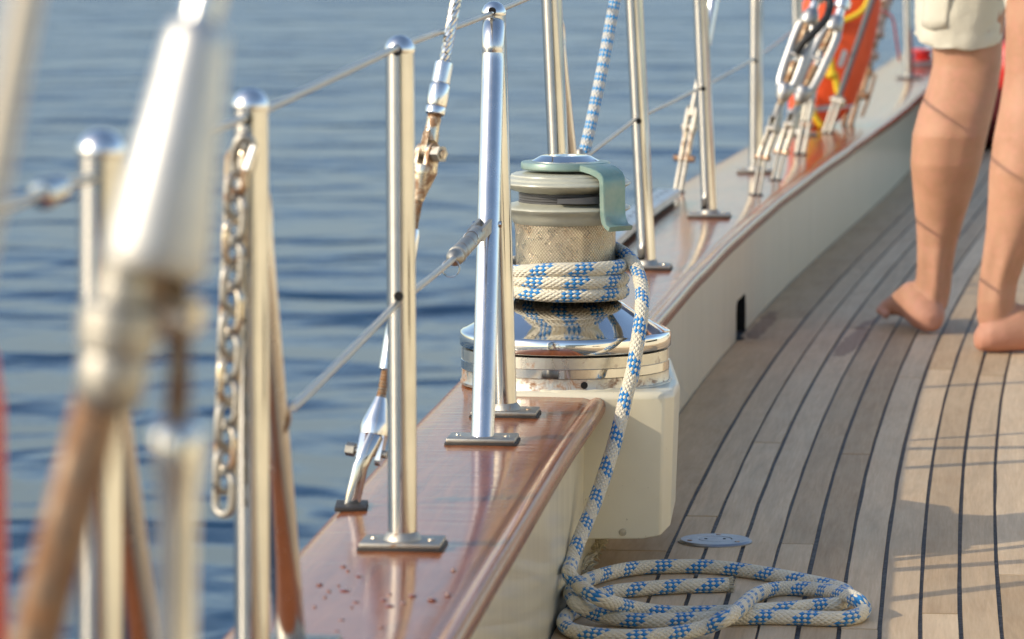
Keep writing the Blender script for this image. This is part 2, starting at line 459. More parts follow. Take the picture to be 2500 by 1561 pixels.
# deck: dark caulking bed and the teak planks laid in it
deck = MB().grid([[edge(y, d, -.0022) for d in (-.05, .3, .7, 1.15)] for y in YS]).build('deck', M['caulk'])
deck['kind'] = 'structure'
PW, GAP = .0425, .0048
BUTT = {0: [4.78, 7.35, 9.6], 1: [3.3, 5.05, 8.3], 2: [3.9, 5.72, 9.0], 3: [2.8, 4.30, 7.2], 4: [4.85, 7.9], 5: [3.4, 5.62, 8.8], 6: [4.3, 6.5, 9.6],
        7: [3.1, 6.62, 8.9], 8: [4.40, 7.3], 9: [3.5, 6.55, 9.3], 10: [4.66, 7.8], 11: [3.0, 5.1, 8.1], 12: [4.96, 6.6], 13: [3.7, 5.6, 8.2]}
for k in range(26):
    d0 = GAP / 2 if k == 0 else .088 + PW * (k - 1) + GAP / 2
    d1 = .088 + PW * k - GAP / 2
    cuts = [-3.0] + (BUTT.get(k) or sorted(random.uniform(2, 12) for _ in range(3))) + [13.9]
    for a, b in zip(cuts[:-1], cuts[1:]):
        if b - a < .3: continue
        n = max(2, int((b - a) / .17)); ys = [lerp(a + .0026, b - .0026, i / n) for i in range(n + 1)]
        dz = random.uniform(-.0004, .0004); w = random.uniform(-.0006, .0006)
        rows = []
        for y in ys:
            j = .0013 * noise.noise(V((y * 7, k * 3.1, 0)))
            A, B = edge(y, d0 + w + j, dz), edge(y, d1 + w + j, dz)
            rows.append([A - V((0, 0, .004)), A, B, B - V((0, 0, .004))])
        MB().grid(rows, False, True, True, lambda i, q, ys=ys: (ys[i], (0, 0, PW, PW)[q])).build('plank', M['teak'], deck, smooth=False)

# bulwark (inner face, outer hull side, cap rail, winch pod, scupper)
bul = empty('bulwark', 'cream bulwark with varnished mahogany cap rail along the deck edge', 'bulwark')
y0s, y1s = P(1806, 832).y, P(1836, 806).y            # scupper opening
y1s = y0s + .17
def wall_rows(ys, z0, z1, d=0.0): return [[edge(y, d, z0), edge(y, d, z1)] for y in ys]
yy = sorted([y for y in YS if abs(y - y0s) > .03 and abs(y - y1s) > .03] + [y0s, y1s])
wb_ = MB()
wb_.grid([[edge(y, 0, .066), edge(y, 0, .118), edge(y, 0, .178)] for y in yy])
wb_.grid(wall_rows([y for y in yy if y <= y0s], -.01, .066)); wb_.grid(wall_rows([y for y in yy if y >= y1s], -.01, .066))
rc_ = .022
for sgn, ya in ((1, y0s), (-1, y1s)):
    wb_.grid([[edge(ya + sgn * q * rc_ / 6, 0, .066 - rc_ + math.sqrt(max(0, rc_ ** 2 - (rc_ - q * rc_ / 6) ** 2))), edge(ya + sgn * q * rc_ / 6, 0, .066)] for q in range(7)])
wb_.build('inner_face', M['gel'], bul)
sq = MB()
ins = [[edge(y, d, z) for d, z in ((-.0005, -.008), (-.05, -.008), (-.05, .068), (-.0005, .068))] for y in (y0s + .0005, lerp(y0s, y1s, .5), y1s - .0005)]
sq.grid(ins, False, True, True); scup = sq.build('scupper', M['hole'], bul, smooth=False)
MB().grid([[edge(y, -.001, .0012), edge(y, .014 - .006 * abs(q - 1), .0012)] for q, y in enumerate((y0s - .004, y0s + .02, y0s + .045))]).build('scupper_lip', M['hole'], bul)
hs = MB().grid([[edge(y, -railw(y) + .012, .175), edge(y, -railw(y) + .0, -.2), edge(y, -railw(y) + .05, -.9), edge(y, -railw(y) + .25, -1.6)] for y in YS]); hs.build('hull_side', M['gel'], bul)
MB().grid([[edge(y, -.045, .17), edge(y, -railw(y) + .013, .17)] for y in YS]).build('rail_underside', M['gel'], bul)
def rail_profile(y):
    w = -railw(y); i = .024 + .002 * noise.noise(V((y * 2.3, 3, 1)))
    wob = .0007 * noise.noise(V((y * 3.1, 0, 5)))
    pr = [(w - .004, .166), (w - .010, .172), (w - .012, .181), (w - .010, .190), (w - .004, .197), (w + .006, RT)]
    pr += [(lerp(w + .006, i - .026, t), RT + .0012 * math.sin(PI * t)) for t in (.2, .4, .6, .8)]
    pr += [(i - .026, RT), (i - .0205, RT - .0012), (i - .0175, RT - .0026), (i - .0150, RT - .0014), (i - .0110, RT + .0004), (i - .0060, RT - .0004), (i - .0018, RT - .0038),
           (i, RT - .0095), (i - .0008, RT - .016), (i - .004, RT - .0225), (i - .010, RT - .0272), (-.001, RT - .029)]
    return [edge(y, d, z + wob) for d, z in pr]
YR = [-3.0 + .05 * i for i in range(338)]
rr_ = [rail_profile(y) for y in YR]
MB().grid(rr_, False, True, True, lambda i, j: (YR[i], j * .012)).build('cap_rail', M['varnish'], bul, sharp=60)

# winch pod: cream corbel carrying the inboard half of the winch
WC = P(1380, 937, RT)
pod = MB()
def ring(z, pts): return [V((x, y, z)) for x, y in pts]
pt = RT + .006
top = [(-.028, 4.640), (.02, 4.632), (.085, 4.630), (.150, 4.630), (.174, 4.632), (.186, 4.652), (.196, 4.735), (.196, 4.98), (.14, 5.04), (-.02, 5.0)]
low = [(x * .985, y) for x, y in top]; low[3:8] = [(.150, 4.630), (.170, 4.632), (.182, 4.654), (.191, 4.74), (.192, 4.98)]
def mixp(t): return [(lerp(a[0], b[0], t), lerp(a[1], b[1], t)) for a, b in zip(top, low)]
rows = []
for z in (pt, pt - .005, .036): rows.append(ring(z, mixp((pt - z) / (pt - .036))))
for k, dz in ((4, .004), (5, .012), (6, .026), (7, .034), (8, .034), (9, .02)): rows[-1][k].z += dz
rows[0] = [V((.08, 4.83, pt)) + (p - V((.08, 4.83, pt))) * .97 for p in rows[0]]
pod.grid(rows, True, True, True)
pob = pod.build('winch_pod', M['pod'], bul, sharp=12)
bvm = pob.modifiers.new('b', 'BEVEL'); bvm.width = .004; bvm.segments = 3; bvm.limit_method = 'ANGLE'; bvm.angle_limit = R(25)
bd_ = []
for i in range(61):
    a = R(lerp(-104, 30, i / 60)); r_ = .1225 + .0012 * noise.noise(V((i * .31, 2, 0)))
    bd_.append(WC + V((r_ * math.cos(a), r_ * math.sin(a), .0048 + .001 * noise.noise(V((i * .5, 7, 0))))))
MB().tube(bd_, [.0030 + .0012 * noise.noise(V((i * .6, 1, 4))) for i in range(61)], 8).build('sealant_bead', M['pod'], bul)
MB().lathe([(0, .0012), (.003, .001), (.0045, 0)], axisM(V((.0, 4.6295, 0)) + V((Q(1520, 1300, 4.63).x, 0, Q(1520, 1300, 4.63).z)), (0, -1, 0)), 14).build('plug', M['frayed'], bul)
# ragged sealant bead at the pod foot
sb = MB(); random.seed(3)
for i in range(46):
    p = edge(lerp(4.60, 4.80, i / 45), .004, .004) + V((random.uniform(-.003, .004), 0, random.uniform(-.002, .008)))
    q = p + V((random.uniform(.002, .011), random.uniform(-.008, .004), random.uniform(-.002, .010)))
    sb.tube([p, (p + q) / 2 + V((0, 0, .002)), q], [.0028, .0018, .0006], 5)
so = sb.build('frayed_sealant', M['frayed'], bul); so['kind'] = 'stuff'
# dried varnish drops on the cap rail
for (u, v, w) in ((838, 1383, 17), (849, 1394, 12), (876, 1407, 20), (780, 1427, 18), (827, 1430, 8), (842, 1441, 30), (803, 1443, 12), (793, 1458, 10), (869, 1470, 18), (950, 1451, 15),
                  (936, 1465, 19), (951, 1479, 22), (984, 1472, 16), (1007, 1454, 21), (1055, 1463, 24), (1094, 1450, 16), (1107, 1391, 13), (768, 1482, 10), (859, 1484, 9), (834, 1514, 16), (822, 1542, 13), (930, 1532, 13)):
    c = P(u, v, RT + .0012); r = w / 2 / 2900
    MB().lathe([(0, .0011), (r * .6, .0009), (r * .9, .0004), (r, -.0004)], Matrix.Translation(c) @ Matrix.Scale(1.5, 4, (0, 1, 0)), 12).build('varnish_drop', M['varnish_drop'] if 'varnish_drop' in M else M.setdefault('varnish_drop', plain('dried_varnish', (.20, .05, .018), .25, 0, .5, .2, 200)), bul)

# ------------------------------------------------------------------ stanchions
def plate(mb_st, c, rot, w=.072, d=.050, par=None):
    Mx = Matrix.Translation(c) @ Matrix.Rotation(rot, 4, 'Z')
    MB().box((0, 0, .0035), (w, d, .005), Mx, .0015).build('base_plate', M['cast'], par)
    for q in (-1, 1): MB().lathe([(0, .0074), (.0026, .0072), (.0034, .0060), (.0034, .0055)], Mx @ Matrix.Translation((q * w * .36, -.004 * q, 0)), 12).build('screw', M['rusty'], par)
    MB().box((0, 0, -.0002), (w * 1.04, d * 1.08, .0036), Mx, .001).build('sealant_bed', M['sealant'], par)
RAD = .0128
def stanchion(base, top, label, rot=-.1, cap='dome', rad=RAD, hole=None, brace=None, mat=None):
    st = empty('stanchion', label, 'stanchion', 'rail stanchions')
    mat = mat or M['steel']
    pts = [lerp(base, top, t) for t in (0, .02, .25, .5, .75, .97)]
    MB().tube(pts, rad, 28).build('tube', mat, st, sharp=50)
    ax = (top - base).normalized(); Mx = axisM(lerp(base, top, .965), ax)
    h = (top - base).length * .035
    MB().lathe([(rad, -.001), (rad * 1.05, .0005), (rad * 1.05, .003), (rad * .98, .006), (rad * .78, .0105), (rad * .4, .0138), (0, .0146)], Mx, 28).build('cap', M['bright'], st, sharp=60)
    MB().lathe([(rad + .0045, 0), (rad + .003, .004), (rad + .0002, .0075)], axisM(base + V((0, 0, .0055)), ax), 24).build('weld_collar', M['cast'], st)
    plate(None, base, rot, par=st)
    for hp in (hole or []):
        t = (hp - base.z) / (top.z - base.z); c = lerp(base, top, t)
        MB().tube([c + V((-.002, -rad - .0003, 0)), c + V((.002, rad + .0003, 0))], .0044, 14).build('wire_bush', M['hole'], st)
    if brace:
        bb, t0 = brace; p = lerp(base, top, t0); d = V((bb.x - p.x, bb.y - p.y, 0)); L = d.length; d.normalize()
        path = [p + V((0, 0, .004)), p + d * .010 + V((0, 0, .001)), p + d * .019 - V((0, 0, .006)), p + d * .0245 - V((0, 0, .018)), p + d * .0275 - V((0, 0, .036))]
        e = path[-1]
        path += [lerp(e, bb, t) for t in (.2, .5, .8, 1)]
        MB().tube(catmull(path, 4), rad * .96, 24).build('brace', M['brace'], st, sharp=50)
        plate(None, bb, rot, par=st)
    return st
RP = RT + .002
def top_at(base, u, v): return Q(u, v, base.y)
b0 = V((Q(244, 900, 2.26).x, 2.26, RP)); b1 = V((Q(611, 900, 2.9).x, 2.9, RP))
b0.x -= .004
stanchion(b0, Q(247, 308, 2.26), 'blurred stanchion with dome cap behind the big rigging screw at the edge', brace=(V((Q(345, 900, 2.5).x + .012, 2.5, RP)), .72))
stanchion(b1, Q(611, 212, 2.9), 'stanchion with short steel chain hanging on it', brace=(V((Q(700, 1300, 3.1).x + .003, 3.1, RP)), .82), hole=[.62])
b2 = P(983, 1333, RP); stanchion(b2, Q(976, 82, b2.y), 'stanchion standing alone on the mahogany rail beside the wire shroud screw', hole=[.6395, .425])
b3 = P(1234, 1012, RP)
stanchion(b3, Q(1205, 0, b3.y), 'stanchion with curved shiny brace leaning in front of it beside the winch', brace=(P(1178, 1078, RP), .93), hole=[.645])
b4 = V((Q(1381, 800, 5.28).x, 5.28, RP)); b4b = V((Q(1424, 800, 5.5).x, 5.5, RP))
stanchion(b4, Q(1344, -60, 5.28), 'stanchion rising right behind the winch top with brace', brace=(b4b, .86), rad=.0135)
b5 = P(1580, 655, RP); stanchion(b5, Q(1544, -75, b5.y), 'stanchion right of the winch at the tail rope', hole=[.425], rad=.0135)
b6 = P(1732, 529, RP); stanchion(b6, Q(1706, -115, b6.y), 'stanchion standing at the end of the metal track', hole=[.425], rad=.0135)
b7 = P(1845, 421, RP); stanchion(b7, Q(1848, -150, b7.y), 'stanchion just left of the open rigging screws', hole=[.425], rad=.0138)
b8 = P(1955, 330, RP); stanchion(b8, Q(1940, -190, b8.y), 'stanchion partly hidden behind the orange rescue float')
b9 = P(2219, 191, RP); stanchion(b9, Q(2208, -250, b9.y), 'far stanchion beside the shorts of the standing person')
# hooks beside the near stanchions
for (u, v, y, s_) in ((680, 1018, 3.0, 1.0), (322, 1368, 2.38, 1.1)):
    c = Q(u, v, y); s_ *= .0075
    hk = MB().tube([c + V((math.cos(a) * s_, -.004, math.sin(a) * s_ * 1.5)) for a in [R(150 - 22 * i) for i in range(11)]], .0022, 8)
    hk = hk.build('gate_hook', M['brown'])
    tag(hk, 'small dark hook beside the chain stanchion' if u == 680 else 'small blurred rusty hook near the bottom edge of the picture', 'hook')

# lifelines
def wire(pts, r, label, name='lifeline', mat=None, sag=.004):
    out = []
    for a, b in zip(pts[:-1], pts[1:]):
        for i in range(10):
            t = i / 10; out.append(lerp(a, b, t) - V((0, 0, sag * 4 * t * (1 - t))))
    out.append(pts[-1])
    root = empty(name, label, 'wire'); MB().tube(out, r, 10, uv=True).build('strand', mat or M['wire'], root); return root
def hole_pt(b, t, z):
    k = (z - b.z) / (t.z - b.z); return lerp(b, t, k)
tops = {i: t for i, t in ((2, Q(976, 82, b2.y)), (3, Q(1205, 0, b3.y)), (5, Q(1544, -75, b5.y)), (6, Q(1706, -115, b6.y)), (7, Q(1848, -150, b7.y)))}
up_pts = [Q(-420, 700, 1.55), Q(0, 512, 2.0), Q(150, 452, 2.18), Q(247, 430, 2.26), Q(600, 287, 2.89), Q(622, 280, 2.91), Q(968, 117, b2.y - .013), Q(990, 108, b2.y + .013), Q(1072, 79, 4.0), Q(1090, 75, 4.02), Q(1150, 53, 4.2), Q(1196, 35, b3.y - .013), Q(1214, 28, b3.y + .013), Q(1300, -8, 5.2), Q(1520, -60, b5.y), Q(1700, -100, b6.y), Q(1845, -135, b7.y), Q(2207, -235, b9.y)]
ul = wire(up_pts, .0030, 'upper lifeline wire running through the stanchion tops', sag=0)
tm = MB(); c0, c1 = Q(98, 476, 2.12), Q(190, 440, 2.2); ax = (c1 - c0).normalized()
tm.lathe([(0, 0), (.006, .001), (.0085, .006), (.0085, .012), (.006, .014), (.006, .026), (.0075, .028), (.0075, .036), (.004, .04)], axisM(c0, ax), 18)
tm.build('terminal', M['steel'], ul)
ml_pts = [Q(716, 996, 3.06), Q(972, 738, b2.y), Q(1108, 632, 4.1)]
e1 = Q(1186, 548, 4.36)
ml = wire(ml_pts, .0031, 'lower lifeline wire ending in a fork terminal on the curved brace', sag=.001)
d1_ = (e1 - ml_pts[-1]).normalized(); L1 = (e1 - ml_pts[-1]).length
tm = MB().lathe([(.0032, -.002), (.0048, 0), (.0082, .004), (.0090, .010), (.0086, .015), (.0066, .016), (.0066, .022), (.0094, .023), (.0094, .031), (.0078, .033), (.0078, .05), (.0088, .056), (.0088, L1 * .72)], axisM(ml_pts[-1], d1_), 20); tm.build('turnbuckle_barrel', M['cast'], ml)
fk = MB()
sd = V((1, -.25, 0)); sd = (sd - d1_ * sd.dot(d1_)).normalized(); xx = d1_.cross(sd); p_ = lerp(ml_pts[-1], e1, .66)
for s_ in (-1, 1):
    c = p_ + sd * s_ * .0062
    fk.prism(stadium((e1 - p_).length, .0135), -.0018, .0018, Matrix(((xx.x, d1_.x, sd.x, c.x), (xx.y, d1_.y, sd.y, c.y), (xx.z, d1_.z, sd.z, c.z), (0, 0, 0, 1))))
fk.build('fork_jaw', M['cast'], ml)
MB().tube([e1 - sd * .014, e1 + sd * .017], .0035, 12).build('clevis_pin', M['steel'], ml)
ey = MB().tube([Q(1186, 548, 4.37) + V((0, 0, .030)), Q(1186, 540, 4.37) + V((0, -.006, .01)), e1], [.005, .0062, .006], 12); ey.build('eye_lug', M['rusty'], ml)
for (u, v, y, r_) in ((1100, 655, 4.09, .0088), (1150, 583, 4.2, .0075)):
    c = Q(u, v, y); MB().tube([c + V((math.cos(a) * r_, .1 * math.cos(a) * r_, math.sin(a) * r_)) for a in [2 * PI * i / 24 for i in range(25)]], .0007, 6, False).build('split_ring', M['steel'], ml)
far = wire([Q(1418, 392, 5.45), Q(1552, 291, b5.y), Q(1706, 217, b6.y), Q(1844, 143, b7.y), Q(1946, 68, b8.y), Q(2215, -40, b9.y)], .0028, 'lower lifeline wire running from behind the winch past the open rigging screws', sag=0)
MB().lathe([(0, 0), (.006, .0), (.006, .012), (.004, .016)], axisM(Q(1416, 394, 5.44), (0, .3, 1)), 14).build('terminal', M['cast'], far)

# ------------------------------------------------------------------ winch
win = empty('winch', 'large self-tailing winch with teal feeder arm on the rail', 'winch')
TW = Matrix.Translation(WC + V((0, 0, .002)))
def lw(name, prof, mat, n=72, sharp=32, uv=False, par=None):
    return MB().lathe(prof, TW, n, uv).build(name, mat, par or win, sharp)
br = .1215
bd = lw('base', [(0, 0), (br + .001, 0), (br + .0015, .003), (br, .006), (br, .0172), (br - .0008, .0176), (br - .0008, .0180)], M['pitted'])
lw('polished_band', [(br - .0006, .0179), (br + .0003, .0184), (br + .0003, .0282), (br - .0006, .0288)], M['steel'])
lw('satin_band', [(br - .0006, .0287), (br, .0292), (br, .0418), (br - .002, .0424), (br - .004, .0428)], M['satin'])
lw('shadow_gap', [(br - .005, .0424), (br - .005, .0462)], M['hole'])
lw('skirt', [(br - .004, .0445), (br + .0012, .0445), (br + .0022, .0455), (br + .0022, .0590), (br + .0008, .0618), (br - .002, .0632), (br - .005, .0642), (.100, .0735), (.080, .0855), (.066, .0945), (.0615, .0965), (.0585, .1010)], M['chrome'], 96, 50)
lw('drum', [(.0586, .0995), (.0583, .110), (.0582, .150), (.0586, .176), (.060, .189)], M['knurl'], 96, 40, True)
lw('lower_jaw_ring', [(.0585, .187), (.0612, .188), (.0640, .1945), (.0700, .2010), (.0748, .2040), (.0757, .2054), (.0752, .2068), (.0730, .2078), (.064, .2096), (.053, .2125)], M['jaw'], 72, 50)
lw('line_groove', [(.0545, .2115), (.0552, .213), (.0538, .2142), (.0552, .2155), (.0538, .217), (.0552, .2185), (.0538, .220), (.0552, .2215), (.0540, .223), (.0535, .226)], M['dgrey'], 72, 50)
lw('upper_jaw_ring', [(.053, .2235), (.062, .2256), (.0712, .2302), (.0748, .2324), (.0757, .2338), (.0751, .2354), (.0728, .2368), (.0705, .2376), (.0690, .2400), (.0640, .2425), (.0635, .2440), (.0600, .2455), (.045, .2470), (0, .2475)], M['jaw'], 72, 28)
for a in range(0, 360, 9):        # ribs of the jaws
    for zz, rr0 in ((.2380, .0707), (.2094, .0690)):
        pass
# feeder arm
az = R(-48); ca, sa = math.cos(az), math.sin(az)
arm = MB()
arm.lathe([(.034, .2500), (.0505, .2500), (.0520, .2515), (.0520, .2572), (.0508, .2588), (.034, .2590)], TW, 56)
path = [(.020, .2545, .044), (.040, .2543, .048), (.052, .2536, .048), (.062, .2518, .045), (.070, .2490, .042), (.0755, .2462, .040), (.0782, .2432, .0395), (.0792, .2390, .039), (.0795, .2280, .0385), (.0797, .2120, .038), (.0804, .2010, .038), (.0826, .1935, .0385), (.0870, .1885, .0395), (.0935, .1860, .041)]
rows = []
for i, (r, z, w) in enumerate(path):
    r0, z0, _ = path[max(i - 1, 0)]; r1, z1, _ = path[min(i + 1, len(path) - 1)]
    tx, tz = r1 - r0, z1 - z0; l = math.hypot(tx, tz); nx, nz = -tz / l, tx / l
    th = .0042 if i < 12 else .0030
    sec = []; w *= .9
    for (a, b) in ((-.5, -.75), (-.47, -1), (.47, -1), (.5, -.75), (.5, .75), (.47, 1), (.0, 1.12), (-.47, 1), (-.5, .75)):
        rr, zz = r + nx * th * b, z + nz * th * b; tt = a * w
        sec.append(TW @ V((rr * ca - tt * sa, rr * sa + tt * ca, zz)))
    rows.append(sec)
arm.grid(rows, True, True, True)
arm.build('feeder_arm', M['teal'], win, sharp=40)
sw = MB(); rows = []
for i in range(9):
    a = R(lerp(-99, -46, i / 8)); t = i / 8; z0, z1 = .2145 - .001 * t, .2195 + .0035 * t
    rows.append([TW @ V((r * math.cos(a), r * math.sin(a), z)) for r, z in ((.055, z0), (.0665 + .004 * t, z0), (.0665 + .004 * t, z1), (.055, z1))])
sw.grid(rows, True, True, True); sw.build('stripper', M['dgrey'], win, sharp=40)
lw('top_cap', [(.0395, .2585), (.0395, .2598), (.0375, .2608), (.0290, .2655), (.0270, .2660), (.0150, .2660), (.0145, .2630), (0, .2630)], M['chrome'], 56, 25)
MB().lathe([(.0, .0), (.0040, 0), (.0042, -.0005)], axisM(WC + V((math.sin(R(9.5)) * (br + .0008), -math.cos(R(9.5)) * (br + .0008), .0128)), (math.sin(R(9.5)), -math.cos(R(9.5)), 0)), 16).build('screw_hole', M['hole'], win)

# ------------------------------------------------------------------ the blue and white rope: wraps, tail and coil
rr = .0082
rp = []
def wz(t):                        # t in turns from the back of the drum, going right, front, left
    keys = [(0, .106), (.25, .107), (.5, .1085), (.75, .1105), (1.0, .116), (1.25, .1215), (1.5, .1235), (1.75, .124), (2.0, .130), (2.22, .138), (2.5, .1385), (2.72, .132), (2.85, .137), (3.0, .149), (3.15, .155)]
    for (a, x), (b, y) in zip(keys[:-1], keys[1:]):
        if a <= t <= b:
            q = (t - a) / (b - a); return lerp(x, y, q * q * (3 - 2 * q))
    return keys[-1][1]
n = 190
for i in range(n + 1):
    t = 3.13 * i / n; a = PI / 2 - 2 * PI * t; r = .0588 + rr + (.002 if t > 2.6 else 0) + (.004 if t > 2.9 else 0)
    if t < .12: r += .0
    rp.append(WC + V((r * math.cos(a), r * math.sin(a), .002 + wz(t))))
tail = []
for (u, v, dy) in ((1520, 617, .012), (1541, 636, -.012), (1558, 668, -.038), (1567, 712, -.072), (1566, 770, -.108), (1556, 838, -.130), (1545, 905, -.145), (1528, 970, -.160), (1507, 1058, -.185), (1482, 1140, -.215), (1456, 1216, -.25), (1430, 1280, -.29), (1408, 1335, -.33), (1394, 1378, -.365)):
    tail.append(Q(u, v, WC.y + dy))
zb = rr
Z2 = rr * 2.9
coil = [(205, 1145, .050), (250, 1200, .042), (370, 1283, .034), (560, 1338, rr * 2.0), (760, 1366, rr), (1000, 1366, rr), (1200, 1357, rr), (1440, 1342, rr), (1600, 1325, rr), (1700, 1318, rr), (1757, 1290, rr), (1757, 1252, rr), (1690, 1222, rr), (1560, 1194, rr), (1400, 1163, rr), (1200, 1131, rr), (1000, 1109, rr), (800, 1105, rr), (600, 1113, rr), (450, 1138, rr), (320, 1178, rr), (240, 1222, rr * 1.8), (212, 1262, rr * 2.8), (250, 1316, rr * 2.9), (350, 1371, rr * 1.5), (480, 1399, rr), (650, 1411, rr), (850, 1405, rr), (1050, 1396, rr), (1300, 1388, rr), (1500, 1393, rr), (1700, 1399, rr), (1808, 1384, rr), (1852, 1346, rr * 1.2), (1822, 1299, rr * 2.2), (1740, 1262, rr * 2.2), (1600, 1238, rr * 1.4), (1450, 1228, rr), (1320, 1238, rr), (1230, 1276, rr * 1.4), (1165, 1335, rr * 2.8), (1090, 1392, rr * 2.8), (965, 1446, rr * 1.5), (800, 1482, rr), (600, 1499, rr), (400, 1495, rr), (240, 1470, rr), (178, 1430, rr), (196, 1380, rr), (255, 1345, rr), (335, 1290, rr), (435, 1252, rr), (600, 1232, rr), (800, 1218, rr), (1000, 1212, rr), (1108, 1207, rr * 1.05)]
cp = [P(1300 + x / 2.288, 900 + y / 2.288, z) for x, y, z in coil]
allp = rp[:-1] + catmull([rp[-1]] + tail + cp, 9)
# even resampling
res = [allp[0]]; acc = 0; step = .0035
for a, b in zip(allp[:-1], allp[1:]):
    L = (b - a).length
    while acc + L >= step and L > 1e-9:
        a = a + (b - a) * ((step - acc) / L); res.append(a.copy()); L = (b - a).length; acc = 0
    acc += L
rope = empty('rope', 'thick white and blue flecked rope wrapped on the winch and coiled on deck', 'rope')
MB().tube(res, rr, 20, True, True).build('braid', M['rope'], rope, sharp=80)
fr = MB(); e = res[-1]; d = (res[-1] - res[-4]).normalized(); random.seed(5)
for i in range(70):
    a = random.uniform(0, 2 * PI); q = rr * math.sqrt(random.random()) * .97; s1 = V((0, 0, 1)); s2 = d.cross(s1)
    b = e + s1 * math.cos(a) * q + s2 * math.sin(a) * q - d * .001; l = random.uniform(.003, .008)
    fr.tube([b, b + d * l * .5, b + d * l + (s1 * math.cos(a) + s2 * math.sin(a)) * .0015], [.0009, .0008, .0004], 4)
fo = fr.build('frayed_end', M['frayed'], rope); fo['kind'] = 'stuff'
# thin line with blue dashes behind the winch
ln = [Q(1560, -260, 5.62), Q(1506, -20, 5.62), Q(1472, 160, 5.6), Q(1441, 310, 5.58), Q(1420, 400, 5.57), Q(1395, 520, 5.55), Q(1372, 640, 5.54), Q(1358, 735, 5.53)]
lo = MB().tube(catmull(ln, 20), .0080, 16, True, True).build('halyard', M['rope2'])
tag(lo, 'white line with blue dashes rising steeply behind the winch', 'rope')

# deck filler plate
dp = empty('deck_plate', 'round stainless deck filler plate let into the teak beside the rope coil', 'deck plate')
pc = P(1746, 1323, .0); pr = 90 / 2035
Tp = Matrix.Translation(pc)
MB().lathe([(0, .0035), (pr * .43, .0035), (pr * .44, .0026), (pr * .46, .0026), (pr * .47, .0036), (pr * .93, .0034), (pr, .0012), (pr, -.003)], Tp, 48).build('plate', M['plate'], dp, 30)
for x, y in ((-.011, .0), (.011, 0)):
    MB().lathe([(0, .0040), (.0018, .0040), (.0019, .003)], Matrix.Translation(pc + V((x, y, 0))), 10).build('key_hole', M['hole'], dp)
for a in (R(80), R(200), R(320)):
    MB().lathe([(0, .0042), (.003, .0041), (.0034, .003)], Matrix.Translation(pc + V((math.cos(a) * pr * .74, math.sin(a) * pr * .74, 0))), 10).build('screw', M['brown'], dp)

# genoa track on the outboard side of the rail
tr = empty('track', 'perforated metal sheet track bolted along the outboard edge of the rail', 'track')
ty = [lerp(5.05, P(1690, 470, RT + .02).y, i / 24) for i in range(25)]
def trk(y, dd, z): return edge(y, -railw(y) + .030 + dd, RT + z)
MB().grid([[trk(y, a, z) for a, z in ((-.015, .008), (-.021, .010), (-.021, .022), (-.019, .024), (.019, .024), (.021, .022), (.021, .010), (.015, .008))] for y in ty], True, True, True).build('rail_top', M['alu'], tr, 30)
MB().grid([[trk(y, a, z) for a, z in ((-.010, 0), (-.010, .009), (.010, .009), (.010, 0))] for y in ty], True, True, True).build('rail_web_shade', M['sealant'], tr, 30)  # dark web colour stands in for shadow and reflection under the track
for i in range(34):
    y = lerp(5.12, ty[-1] - .05, i / 33); c = trk(y, 0, .0243)
    MB().lathe([(0, .0006), (.0042, .0006), (.0048, 0)], Matrix.Translation(c), 10).build('hole', M['dgrey'], tr)

# ------------------------------------------------------------------ standing rigging screws
class Axis:                        # a straight axis through two photograph points at given distances
    def __init__(s, u0, v0, y0, u1, v1, y1):
        s.a, s.b, s.v0, s.v1 = Q(u0, v0, y0), Q(u1, v1, y1), v0, v1
        s.d = (s.b - s.a).normalized(); s.k = F / ((y0 + y1) / 2)
    def at(s, v): return lerp(s.a, s.b, (v - s.v0) / (s.v1 - s.v0))
    def turn(s, name, par, mat, vr, n=22, sharp=35):    # (v, radius in photograph pixels)
        pts = [s.at(v) for v, _ in vr]
        prof = [(r / s.k, (p - s.a).dot(s.d)) for p, (_, r) in zip(pts, vr)]
        prof = [(0, prof[0][1])] + prof + [(0, prof[-1][1])]
        return MB().lathe(prof, axisM(s.a, s.d), n).build(name, mat, par, sharp)
    def thread(s, name, par, v0, v1, r, pitch=5):
        z0, z1 = (s.at(v0) - s.a).dot(s.d), (s.at(v1) - s.a).dot(s.d); k = max(3, int(abs(v1 - v0) / pitch)); prof = [(0, z0)]
        for i in range(k): 
            z = lerp(z0, z1, i / k); zz = lerp(z0, z1, (i + .5) / k); prof += [(r / s.k, z), (r * .84 / s.k, zz)]
        prof += [(r / s.k, z1), (0, z1)]
        return MB().lathe(prof, axisM(s.a, s.d), 18).build(name, M['thread'], par, 20)
    def cheeks(s, name, par, mat, v0, v1, gap, w, t, side):   # a pair of jaw plates
        side = V(side); side = (side - s.d * side.dot(s.d)).normalized(); p0, p1 = s.at(v0), s.at(v1); L = (p1 - p0).length; dd = (p1 - p0).normalized()
        y = dd; z = side; x = y.cross(z)
        mb = MB()
        for q in (-1, 1):
            c = p0 + side * q * gap / s.k
            Mx = Matrix(((x.x, y.x, z.x, c.x), (x.y, y.y, z.y, c.y), (x.z, y.z, z.z, c.z), (0, 0, 0, 1)))
            mb.prism(stadium(L, 2 * w / s.k, 7), -t / 2 / s.k, t / 2 / s.k, Mx)
        return mb.build(name, mat, par, 40)
    def pin(s, name, par, mat, v, r, l0, l1, side, hexn=None, at=None):
        side = V(side); side = (side - s.d * side.dot(s.d)).normalized(); p = at or s.at(v)
        return MB().lathe([(0, l0 / s.k), (r / s.k, l0 / s.k), (r / s.k, l1 / s.k), (0, l1 / s.k)], axisM(p, side), hexn or 16).build(name, mat, par, 30)
SIDE = V((.75, -.66, 0))

